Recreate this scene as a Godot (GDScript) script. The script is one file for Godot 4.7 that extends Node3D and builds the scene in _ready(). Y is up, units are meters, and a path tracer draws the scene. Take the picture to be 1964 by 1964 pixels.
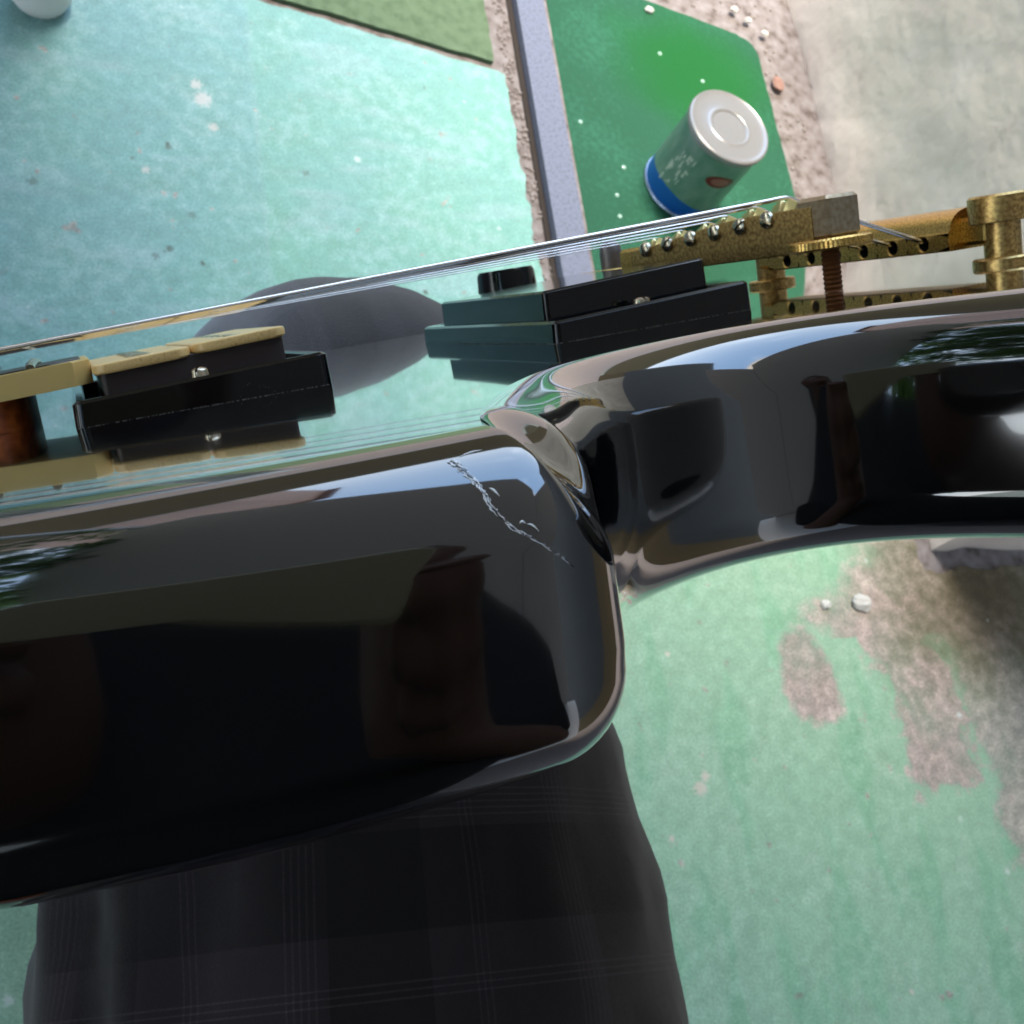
extends Node3D
# A black electric guitar held on a knee, seen close along its upper side, over a painted concrete porch floor.

var taken := {}
var rng := RandomNumberGenerator.new()
var guitar: Node3D
var M := {}

# ---------------------------------------------------------------- mesh collector
class Shape:
	var p := PackedVector3Array()
	var n := PackedVector3Array()
	var t := PackedVector2Array()
	var given := true
	func tri(a: Vector3, b: Vector3, c: Vector3, ua := Vector2.ZERO, ub := Vector2.ZERO, uc := Vector2.ZERO) -> void:
		p.append(a); p.append(b); p.append(c)
		t.append(ua); t.append(ub); t.append(uc)
	func quad(a: Vector3, b: Vector3, c: Vector3, d: Vector3) -> void:
		tri(a, b, c); tri(a, c, d)
	# rows of points; rows run along u, columns along v; counter-clockwise seen from outside: a(i,j) -> (i+1,j) -> (i+1,j+1)
	func grid(rows: Array, close_u := false, close_v := false, us := 1.0, vs := 1.0) -> void:
		var nu := rows.size()
		var nv: int = rows[0].size()
		for i in (nu if close_u else nu - 1):
			var a: PackedVector3Array = rows[i]
			var b: PackedVector3Array = rows[(i + 1) % nu]
			for j in (nv if close_v else nv - 1):
				var k := (j + 1) % nv
				var u0 := us * i / nu
				var u1 := us * (i + 1) / nu
				var v0 := vs * j / nv
				var v1 := vs * (j + 1) / nv
				tri(a[j], b[j], b[k], Vector2(u0, v0), Vector2(u1, v0), Vector2(u1, v1))
				tri(a[j], b[k], a[k], Vector2(u0, v0), Vector2(u1, v1), Vector2(u0, v1))
	func fan(ring: PackedVector3Array, turn := false) -> void:
		var c := Vector3.ZERO
		for q in ring: c += q
		c /= ring.size()
		for j in ring.size():
			var k := (j + 1) % ring.size()
			if turn: tri(c, ring[k], ring[j])
			else: tri(c, ring[j], ring[k])
	func move(x: Transform3D, from := 0) -> void:
		for i in range(from, p.size()): p[i] = x * p[i]
	func volume(from := 0) -> float:
		var v := 0.0
		for i in range(from, p.size(), 3): v += p[i].dot(p[i + 1].cross(p[i + 2]))
		return v
	# make the closed piece added since «from» face outwards (stored counter-clockwise; commit turns it to Godot's clockwise)
	func outward(from := 0) -> void:
		if volume(from) < 0.0: flip(from)
	func flip(from := 0) -> void:
		for i in range(from, p.size(), 3):
			var a := p[i + 1]
			p[i + 1] = p[i + 2]; p[i + 2] = a
			var b := t[i + 1]
			t[i + 1] = t[i + 2]; t[i + 2] = b
	func normals(angle: float) -> PackedVector3Array:
		var out := PackedVector3Array()
		out.resize(p.size())
		var fs := PackedVector3Array()
		var at := {}
		for i in range(0, p.size(), 3):
			var f := (p[i + 1] - p[i]).cross(p[i + 2] - p[i])
			fs.append(f)
			for k in 3:
				var key := Vector3i((p[i + k] * 200000.0).round())
				if at.has(key): at[key].append(i / 3)
				else: at[key] = PackedInt32Array([i / 3])
		var lim := cos(deg_to_rad(angle))
		for i in range(0, p.size(), 3):
			var f := fs[i / 3]
			var fl := f.length()
			for k in 3:
				var key := Vector3i((p[i + k] * 200000.0).round())
				var s := Vector3.ZERO
				for o: int in at[key]:
					var g := fs[o]
					if g.dot(f) >= lim * g.length() * fl: s += g
				out[i + k] = s.normalized() if s.length() > 0.0 else Vector3.UP
		return out

func commit(s: Shape, called: String, mat: Material, parent: Node, angle := 38.0) -> MeshInstance3D:
	var o := MeshInstance3D.new()
	o.mesh = to_mesh(s, angle)
	o.name = called
	o.material_override = mat
	parent.add_child(o, true)
	if parent == self: o.name = numbered(called)
	return o

func to_mesh(s: Shape, angle := 38.0) -> ArrayMesh:
	var nn := s.n if s.n.size() == s.p.size() else s.normals(angle)
	var count := s.p.size()
	var pp := PackedVector3Array(); pp.resize(count)
	var n2 := PackedVector3Array(); n2.resize(count)
	var tt := PackedVector2Array(); tt.resize(count)
	for i in range(0, count, 3):                       # clockwise fronts
		pp[i] = s.p[i]; pp[i + 1] = s.p[i + 2]; pp[i + 2] = s.p[i + 1]
		n2[i] = nn[i]; n2[i + 1] = nn[i + 2]; n2[i + 2] = nn[i + 1]
		tt[i] = s.t[i]; tt[i + 1] = s.t[i + 2]; tt[i + 2] = s.t[i + 1]
	var a := []
	a.resize(Mesh.ARRAY_MAX)
	a[Mesh.ARRAY_VERTEX] = pp
	a[Mesh.ARRAY_NORMAL] = n2
	a[Mesh.ARRAY_TEX_UV] = tt
	var m := ArrayMesh.new()
	m.add_surface_from_arrays(Mesh.PRIMITIVE_TRIANGLES, a)
	return m

func numbered(called: String) -> String:
	taken[called] = taken.get(called, -1) + 1
	return called if taken[called] == 0 else "%s_%03d" % [called, taken[called]]

func thing(called: String, label: String, category: String, at := Vector3.ZERO, group := "") -> Node3D:
	var o := Node3D.new()
	o.name = numbered(called)
	add_child(o)
	o.position = at
	tag(o, label, category, group)
	return o

func tag(o: Node, label: String, category: String, group := "") -> void:
	o.set_meta("label", label)
	o.set_meta("category", category)
	if group: o.set_meta("group", group)

func structure(o: Node) -> Node:
	o.set_meta("kind", "structure")
	return o

# ---------------------------------------------------------------- shapes
func G(x: float, y: float, z: float) -> Vector3:      # guitar millimetres: x along the strings to the bridge, y away from the camera, z off the top
	return Vector3(x, z, -y) * 0.001

func circle(r: float, seg: int, h: float, c := Vector3.ZERO, start := 0.0) -> PackedVector3Array:
	var out := PackedVector3Array()
	for j in seg:
		var a := TAU * j / seg + start
		out.append(c + Vector3(cos(a) * r, h, -sin(a) * r))
	return out

func lathe(s: Shape, prof: Array, seg: int, x := Transform3D.IDENTITY, vscale := 1.0) -> void:   # prof: Vector2(radius, height) from bottom to top
	var from := s.p.size()
	var rows := []
	for q: Vector2 in prof: rows.append(circle(max(q.x, 0.0000001), seg, q.y))
	s.grid(rows, false, true, 1.0, vscale)
	s.fan(rows[0], true)
	s.fan(rows[-1])
	s.outward(from)
	s.move(x, from)

func box(s: Shape, size: Vector3, x := Transform3D.IDENTITY, b := 0.0) -> void:   # a box with chamfered edges, centred
	var from := s.p.size()
	var h := size / 2.0
	b = min(b, min(h.x, min(h.y, h.z)) * 0.9)
	var pts := func(y: float, ix: float, iz: float, c: float) -> PackedVector3Array:
		var X := h.x - ix
		var Z := h.z - iz
		return PackedVector3Array([Vector3(X, y, Z - c), Vector3(X, y, -Z + c), Vector3(X - c, y, -Z), Vector3(-X + c, y, -Z), Vector3(-X, y, -Z + c), Vector3(-X, y, Z - c), Vector3(-X + c, y, Z), Vector3(X - c, y, Z)])
	var rows: Array
	if b > 0.0: rows = [pts.call(-h.y, b, b, b * 0.4), pts.call(-h.y + b, 0.0, 0.0, b), pts.call(h.y - b, 0.0, 0.0, b), pts.call(h.y, b, b, b * 0.4)]
	else: rows = [PackedVector3Array([Vector3(h.x, -h.y, h.z), Vector3(h.x, -h.y, -h.z), Vector3(-h.x, -h.y, -h.z), Vector3(-h.x, -h.y, h.z)]), PackedVector3Array([Vector3(h.x, h.y, h.z), Vector3(h.x, h.y, -h.z), Vector3(-h.x, h.y, -h.z), Vector3(-h.x, h.y, h.z)])]
	s.grid(rows, false, true)
	s.fan(rows[0], true)
	s.fan(rows[-1])
	s.outward(from)
	s.move(x, from)

func prism(s: Shape, outline: PackedVector2Array, y0: float, y1: float, x := Transform3D.IDENTITY) -> void:   # outline in x,z
	var from := s.p.size()
	var lo := PackedVector3Array()
	var hi := PackedVector3Array()
	for q in outline:
		lo.append(Vector3(q.x, y0, q.y)); hi.append(Vector3(q.x, y1, q.y))
	s.grid([lo, hi], false, true)
	var ix := Geometry2D.triangulate_polygon(outline)
	var side := 1.0 if Geometry2D.is_polygon_clockwise(outline) else -1.0
	# orientation settled below by the sign of each cap triangle
	for i in range(0, ix.size(), 3):
		var a := ix[i]
		var b := ix[i + 1]
		var c := ix[i + 2]
		var up := (hi[b] - hi[a]).cross(hi[c] - hi[a]).y > 0.0
		if up:
			s.tri(hi[a], hi[b], hi[c]); s.tri(lo[a], lo[c], lo[b])
		else:
			s.tri(hi[a], hi[c], hi[b]); s.tri(lo[a], lo[b], lo[c])
	# walls must agree with the caps
	var area := 0.0
	for j in outline.size(): area += outline[j].cross(outline[(j + 1) % outline.size()])
	if area > 0.0:
		for i in range(from, from + outline.size() * 6, 3):
			var q := s.p[i + 1]
			s.p[i + 1] = s.p[i + 2]; s.p[i + 2] = q
	s.move(x, from)

func sheet(s: Shape, outline: PackedVector2Array, y: float, thick: float, org: Vector2, size: Vector2) -> void:   # a coat lying on the floor, textured from above
	var ix := Geometry2D.triangulate_polygon(outline)
	for i in range(0, ix.size(), 3):
		var q := [outline[ix[i]], outline[ix[i + 1]], outline[ix[i + 2]]]
		var v := []
		for k in q: v.append(Vector3(k.x, y, k.y))
		var uv := []
		for k: Vector2 in q: uv.append((k - org) / size)
		if (v[1] - v[0]).cross(v[2] - v[0]).y > 0.0: s.tri(v[0], v[1], v[2], uv[0], uv[1], uv[2])
		else: s.tri(v[0], v[2], v[1], uv[0], uv[2], uv[1])
	var ccw := 0.0
	for j in outline.size(): ccw += outline[j].cross(outline[(j + 1) % outline.size()])
	for j in outline.size():
		var a := outline[j]
		var b := outline[(j + 1) % outline.size()]
		var ua := (a - org) / size
		var ub := (b - org) / size
		var A := Vector3(a.x, y, a.y)
		var Bv := Vector3(b.x, y, b.y)
		var C := Bv - Vector3(0, thick, 0)
		var D := A - Vector3(0, thick, 0)
		if ccw < 0.0:
			s.tri(A, D, C, ua, ua, ub); s.tri(A, C, Bv, ua, ub, ub)
		else:
			s.tri(A, C, D, ua, ub, ua); s.tri(A, Bv, C, ua, ub, ub)

func tube(s: Shape, path: PackedVector3Array, radii: Array, seg: int, squash := 1.0) -> void:
	var from := s.p.size()
	var rows := []
	var side := Vector3.ZERO
	for i in path.size():
		var d := (path[min(i + 1, path.size() - 1)] - path[max(i - 1, 0)]).normalized()
		if i == 0: side = d.cross(Vector3.UP if absf(d.y) < 0.9 else Vector3.RIGHT).normalized()
		side = (side - d * side.dot(d)).normalized()
		var up := side.cross(d)
		var r: float = radii[min(i, radii.size() - 1)]
		var ring := PackedVector3Array()
		for j in seg:
			var a := TAU * j / seg
			ring.append(path[i] + side * cos(a) * r + up * sin(a) * r * squash)
		rows.append(ring)
	s.grid(rows, false, true, path.size(), 1.0)
	s.fan(rows[0], true)
	s.fan(rows[-1])
	s.outward(from)

func rough_edge(a: Vector2, b: Vector2, step: float, amp: float, noise: FastNoiseLite, out: PackedVector2Array) -> void:
	var n := int(max(1.0, a.distance_to(b) / step))
	var across := (b - a).orthogonal().normalized()
	for i in n:
		var q := a.lerp(b, float(i) / n)
		out.append(q + across * amp * (noise.get_noise_2d(q.x * 1000.0, q.y * 1000.0) + 0.25 * noise.get_noise_2d(q.x * 4000.0, q.y * 4000.0)))

func noise(freq: float, octaves: int, sd: int) -> FastNoiseLite:
	var f := FastNoiseLite.new()
	f.noise_type = FastNoiseLite.TYPE_SIMPLEX_SMOOTH
	f.frequency = freq
	f.fractal_octaves = octaves
	f.seed = sd
	return f

func mat(c: Color, rough: float, metal := 0.0, spec := 0.5) -> StandardMaterial3D:
	var m := StandardMaterial3D.new()
	m.albedo_color = c
	m.roughness = rough
	m.metallic = metal
	m.metallic_specular = spec
	return m

func noise_tex(freq: float, octaves: int, sd: int, ramp: Gradient, as_normal := 0.0, size := 512) -> NoiseTexture2D:
	var t := NoiseTexture2D.new()
	t.width = size; t.height = size
	t.seamless = true
	t.noise = noise(freq, octaves, sd)
	if as_normal > 0.0:
		t.as_normal_map = true
		t.bump_strength = as_normal
	elif ramp: t.color_ramp = ramp
	return t

func ramp(stops: Array) -> Gradient:
	var g := Gradient.new()
	var o := PackedFloat32Array()
	var c := PackedColorArray()
	for s in stops:
		o.append(s[0]); c.append(s[1])
	g.offsets = o
	g.colors = c
	return g

func tri(m: StandardMaterial3D, scale: float) -> StandardMaterial3D:
	m.uv1_triplanar = true
	m.uv1_scale = Vector3.ONE * scale
	return m

# ---------------------------------------------------------------- surface nets for the figure
func blob(s: Shape, bones: Array, cell: float, blend: float) -> void:   # bones: [a, b, ra, rb]
	var from := s.p.size()
	var lo := Vector3.ONE * 1e9
	var hi := -lo
	for q in bones:
		var r: float = max(q[2], q[3]) + blend + cell * 2.0
		lo = lo.min(q[0] - Vector3.ONE * r).min(q[1] - Vector3.ONE * r)
		hi = hi.max(q[0] + Vector3.ONE * r).max(q[1] + Vector3.ONE * r)
	var dim := Vector3i(((hi - lo) / cell).ceil()) + Vector3i.ONE
	var f := PackedFloat32Array()
	f.resize(dim.x * dim.y * dim.z)
	f.fill(1.0)
	for q in bones:
		var a: Vector3 = q[0]
		var b: Vector3 = q[1]
		var ra: float = q[2]
		var rb: float = q[3]
		var rr: Vector3 = Vector3.ONE * (max(ra, rb) + blend + cell * 2.0)
		var i0 := Vector3i(((a.min(b) - rr - lo) / cell).floor()).clamp(Vector3i.ZERO, dim - Vector3i.ONE)
		var i1 := Vector3i(((a.max(b) + rr - lo) / cell).ceil()).clamp(Vector3i.ZERO, dim - Vector3i.ONE)
		var ab := b - a
		var l2: float = max(ab.length_squared(), 1e-9)
		for z in range(i0.z, i1.z + 1):
			for y in range(i0.y, i1.y + 1):
				for x in range(i0.x, i1.x + 1):
					var w := lo + Vector3(x, y, z) * cell
					var t := clampf((w - a).dot(ab) / l2, 0.0, 1.0)
					var d := w.distance_to(a + ab * t) - lerpf(ra, rb, t)
					var k := (z * dim.y + y) * dim.x + x
					var h := clampf(0.5 + 0.5 * (f[k] - d) / blend, 0.0, 1.0)
					f[k] = lerpf(f[k], d, h) - blend * h * (1.0 - h)
	var vert := {}
	var sx := 1
	var sy := dim.x
	var sz := dim.x * dim.y
	var offs := [0, sx, sy, sx + sy, sz, sx + sz, sy + sz, sx + sy + sz]
	var cor := [Vector3(0, 0, 0), Vector3(1, 0, 0), Vector3(0, 1, 0), Vector3(1, 1, 0), Vector3(0, 0, 1), Vector3(1, 0, 1), Vector3(0, 1, 1), Vector3(1, 1, 1)]
	var edges := [[0, 1], [2, 3], [4, 5], [6, 7], [0, 2], [1, 3], [4, 6], [5, 7], [0, 4], [1, 5], [2, 6], [3, 7]]
	for z in dim.z - 1:
		for y in dim.y - 1:
			for x in dim.x - 1:
				var k := (z * dim.y + y) * dim.x + x
				if f[k] > cell * 3.0: continue
				var inside := 0
				for c in 8:
					if f[k + offs[c]] < 0.0: inside += 1
				if inside == 0 or inside == 8: continue
				var sum := Vector3.ZERO
				var n := 0
				for e in edges:
					var u: float = f[k + offs[e[0]]]
					var v: float = f[k + offs[e[1]]]
					if (u < 0.0) != (v < 0.0):
						sum += (cor[e[0]] as Vector3).lerp(cor[e[1]], u / (u - v))
						n += 1
				vert[k] = lo + (Vector3(x, y, z) + sum / n) * cell
	for k: int in vert:
		for ax in 3:
			var st: int = [sx, sy, sz][ax]
			var s1: int = [sy, sz, sx][ax]
			var s2: int = [sz, sx, sy][ax]
			var u := f[k]
			var v := f[k + st]
			if (u < 0.0) == (v < 0.0): continue
			if not (vert.has(k - s1) and vert.has(k - s2) and vert.has(k - s1 - s2)): continue
			var q := [vert[k], vert[k - s1], vert[k - s1 - s2], vert[k - s2]]
			if u < 0.0: s.quad(q[0], q[1], q[2], q[3])
			else: s.quad(q[0], q[3], q[2], q[1])
	s.outward(from)

# ---------------------------------------------------------------- the scene
func _ready() -> void:
	rng.seed = 7
	var cam := Camera3D.new()
	cam.name = "camera"
	add_child(cam)
	cam.transform = Transform3D(CAM_R, CAM_U, -CAM_F, CAM_AT)
	cam.fov = FOV
	cam.near = 0.005
	cam.far = 400.0
	cam.current = true

	var sky := ProceduralSkyMaterial.new()
	sky.sky_top_color = Color(0.52, 0.645, 0.80)
	sky.sky_horizon_color = Color(0.84, 0.86, 0.86)
	sky.sky_curve = 0.25
	sky.ground_horizon_color = Color(0.45, 0.45, 0.42)
	sky.ground_bottom_color = Color(0.25, 0.24, 0.22)
	sky.sky_cover = noise_tex(0.012, 5, 5, ramp([[0.0, Color(0, 0, 0, 0)], [0.5, Color(0, 0, 0, 0)], [0.85, Color(1, 1, 1, 0.7)], [1.0, Color(1, 1, 1, 0.9)]]))
	sky.sky_cover_modulate = Color(0.45, 0.45, 0.45, 1.0)
	var env := Environment.new()
	env.background_mode = Environment.BG_SKY
	env.sky = Sky.new()
	env.sky.sky_material = sky
	env.background_energy_multiplier = 1.7
	env.tonemap_mode = Environment.TONE_MAPPER_LINEAR
	env.tonemap_exposure = EXPOSURE
	env.sdfgi_enabled = true
	env.ssao_enabled = true
	env.ssil_enabled = true
	var we := WorldEnvironment.new()
	we.name = "surroundings"
	we.environment = env
	var lens := CameraAttributesPhysical.new()
	lens.frustum_focal_length = 6.8
	lens.exposure_aperture = 6.8 / 0.45
	lens.frustum_focus_distance = 0.15
	we.camera_attributes = lens
	add_child(we)
	var sun := DirectionalLight3D.new()
	sun.name = "sun"
	sun.light_energy = 0.6
	sun.light_color = Color(1.0, 0.96, 0.90)
	sun.light_angular_distance = 18.0
	sun.shadow_enabled = true
	add_child(sun)
	sun.look_at_from_position(Vector3(-0.1, 6.0, -1.2), Vector3.ZERO)

	make_materials()
	make_floor()
	make_porch()
	make_yard()
	make_pillar()
	make_guitar()
	make_person()
	make_jar()
	make_small_things()

const CAM_R := Vector3(0.914445, 0.375584, 0.150757)
const CAM_U := Vector3(0.000000, 0.372505, -0.928030)
const CAM_F := Vector3(0.404711, -0.848632, -0.340636)
const G_X := Vector3(0.974657, 0.151589, -0.164513)
const G_Z := Vector3(-0.217726, 0.473929, -0.853221)
const G_NY := Vector3(-0.051371, 0.867417, 0.494923)
const G_AT := Vector3(0.011067, 0.616177, -0.088540)
const CAM_AT := Vector3(0, 0.8, 0)
const FOV := 48.0065
const EXPOSURE := 4.5

func make_materials() -> void:
	# lacquer, with the hairline scratches of polishing
	var lac := mat(Color.WHITE, 0.07, 0.0, 1.0)
	lac.albedo_texture = ImageTexture.create_from_image(scratch_image())
	lac.clearcoat_enabled = true
	lac.clearcoat = 1.0
	lac.clearcoat_roughness = 0.02
	M.lacquer = lac
	M.lacquer_top = lac
	var blackp := mat(Color(0.02, 0.023, 0.032), 0.09, 0.0, 0.3)
	blackp.clearcoat_enabled = true
	blackp.clearcoat = 0.3
	blackp.clearcoat_roughness = 0.06
	M.black_plastic = blackp
	M.black_satin = mat(Color(0.22, 0.175, 0.175), 0.5)
	var gold := mat(Color(0.98, 0.84, 0.54), 0.32, 1.0)
	gold.albedo_texture = noise_tex(0.03, 5, 11, ramp([[0.0, Color(0.52, 0.46, 0.40)], [0.45, Color(0.85, 0.80, 0.72)], [1.0, Color(1, 1, 0.95)]]))
	gold.normal_enabled = true
	gold.normal_texture = noise_tex(0.08, 3, 12, null, 5.0)
	gold.normal_scale = 0.14
	M.gold = tri(gold, 90.0)
	var tarn := mat(Color(0.92, 0.80, 0.57), 0.36, 0.95)
	tarn.albedo_texture = noise_tex(0.02, 4, 21, ramp([[0.0, Color(0.52, 0.44, 0.37)], [0.5, Color(0.84, 0.8, 0.72)], [1.0, Color(1, 1, 0.9)]]))
	tarn.normal_enabled = true
	tarn.normal_texture = noise_tex(0.09, 4, 22, null, 6.0)
	tarn.normal_scale = 0.09
	M.tarnished = tri(tarn, 80.0)
	M.steel = mat(Color(0.80, 0.80, 0.80), 0.22, 1.0)
	M.nickel = mat(Color(0.74, 0.70, 0.62), 0.25, 1.0)
	M.end_metal = mat(Color(0.74, 0.68, 0.58), 0.4, 0.9)
	M.end_metal.albedo_texture = noise_tex(0.03, 5, 14, ramp([[0.0, Color(0.80, 0.72, 0.62)], [0.5, Color(0.92, 0.89, 0.86)], [1.0, Color(1, 1, 1)]]))
	tri(M.end_metal, 40.0)
	M.brass = mat(Color(0.80, 0.75, 0.54), 0.3, 1.0)
	M.dusty = mat(Color(0.30, 0.25, 0.22), 0.9)
	M.chip = mat(Color(0.97, 0.97, 0.98), 0.3, 0.0, 0.8)
	M.rust = mat(Color(0.46, 0.28, 0.14), 0.6, 0.6)
	M.string = mat(Color(0.93, 0.91, 0.89), 0.22, 1.0)
	M.drop = mat(Color(0.85, 1.0, 0.92, 0.3), 0.04)
	M.drop.transparency = BaseMaterial3D.TRANSPARENCY_ALPHA
	M.plaid = mat(Color.WHITE, 0.95, 0.0, 0.2)
	M.plaid.normal_enabled = true
	M.plaid.normal_texture = noise_tex(0.45, 1, 510, null, 4.0)
	M.plaid.normal_scale = 0.22
	M.plaid.rim_enabled = true
	M.plaid.rim = 1.0
	M.plaid.rim_tint = 0.3
	M.plaid.albedo_texture = ImageTexture.create_from_image(plaid_image())
	M.dark = mat(Color(0.04, 0.035, 0.03), 0.7)
	var cream := mat(Color(0.94, 0.79, 0.52), 0.32)
	cream.albedo_texture = noise_tex(0.04, 4, 31, ramp([[0.0, Color(0.86, 0.76, 0.66)], [0.35, Color(0.97, 0.95, 0.93)], [1.0, Color(1, 1, 1)]]))
	M.cream = tri(cream, 60.0)
	M.binding = mat(Color(0.84, 0.71, 0.43), 0.4)
	var wood := mat(Color(0.88, 0.50, 0.24), 0.4)
	wood.albedo_texture = noise_tex(0.02, 5, 41, ramp([[0.0, Color(0.6, 0.5, 0.45)], [1.0, Color(1, 1, 1)]]))
	M.wood = tri(wood, 30.0)
	M.ebony = mat(Color(0.16, 0.12, 0.10), 0.4)

func scratch_image() -> Image:
	var n := 2048
	var img := Image.create(n, n, false, Image.FORMAT_RGB8)
	var base := Color(0.04, 0.04, 0.047)
	img.fill(base)
	var r := RandomNumberGenerator.new()
	r.seed = 77
	for i in 900:
		var a := Vector2(r.randf() * n, r.randf() * n)
		var ang := r.randf_range(0.3, 1.1) if r.randf() < 0.7 else r.randf() * TAU
		var l := r.randf_range(20, 190)
		var d := Vector2(cos(ang), sin(ang))
		var bend := d.orthogonal() * r.randf_range(-0.10, 0.10)
		var lift := pow(r.randf(), 3.0) * 0.22
		for k in int(l):
			var t := k / l
			var q := a + d * k + bend * k * t
			var x := posmod(int(q.x), n)
			var y := posmod(int(q.y), n)
			var f := lift * sin(PI * t)
			img.set_pixel(x, y, img.get_pixel(x, y).lerp(Color(0.75, 0.76, 0.82), f))
	for i in 260:
		var x := r.randi_range(1, n - 2)
		var y := r.randi_range(1, n - 2)
		var k := r.randf_range(0.1, 0.35)
		img.set_pixel(x, y, base.lerp(Color.WHITE, k))
		img.set_pixel(x + 1, y, base.lerp(Color.WHITE, k * 0.6))
	return img

func plaid_image() -> Image:
	var n := 512
	var img := Image.create(n, n, false, Image.FORMAT_RGB8)
	var nz := noise(0.35, 2, 501)
	for y in n:
		for x in n:
			var c := Color(0.205, 0.18, 0.20)
			# a broad darker check, with groups of fine pale lines either way
			if x > 60 and x < 230: c = c.darkened(0.28)
			if y > 60 and y < 230: c = c.darkened(0.22)
			for q in [250, 262, 274, 286, 298, 470, 482, 494]:
				if absi(x - q) < 2: c = c.lerp(Color(0.50, 0.46, 0.50), 0.25 + 0.10 * nz.get_noise_2d(x * 0.3, y * 0.3))
				if absi(y - q) < 2: c = c.lerp(Color(0.50, 0.46, 0.50), 0.19 + 0.10 * nz.get_noise_2d(x * 0.3, y * 0.3))
			var weave := 0.06 if (x + y) % 4 < 2 else -0.06
			c = c * (1.0 + weave + 0.16 * nz.get_noise_2d(x, y))
			img.set_pixel(x, y, c)
	return img

func speckle(img: Image, col: Color, count: int, lo: float, hi: float) -> void:
	for i in count:
		var r := rng.randf_range(lo, hi)
		var c := Vector2(rng.randf() * img.get_width(), rng.randf() * img.get_height())
		for y in range(int(c.y - r), int(c.y + r) + 1):
			for x in range(int(c.x - r), int(c.x + r) + 1):
				if x < 0 or y < 0 or x >= img.get_width() or y >= img.get_height(): continue
				var d := Vector2(x, y).distance_to(c) / r
				if d < 1.0: img.set_pixel(x, y, img.get_pixel(x, y).lerp(col, (1.0 - d) * col.a))

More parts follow.
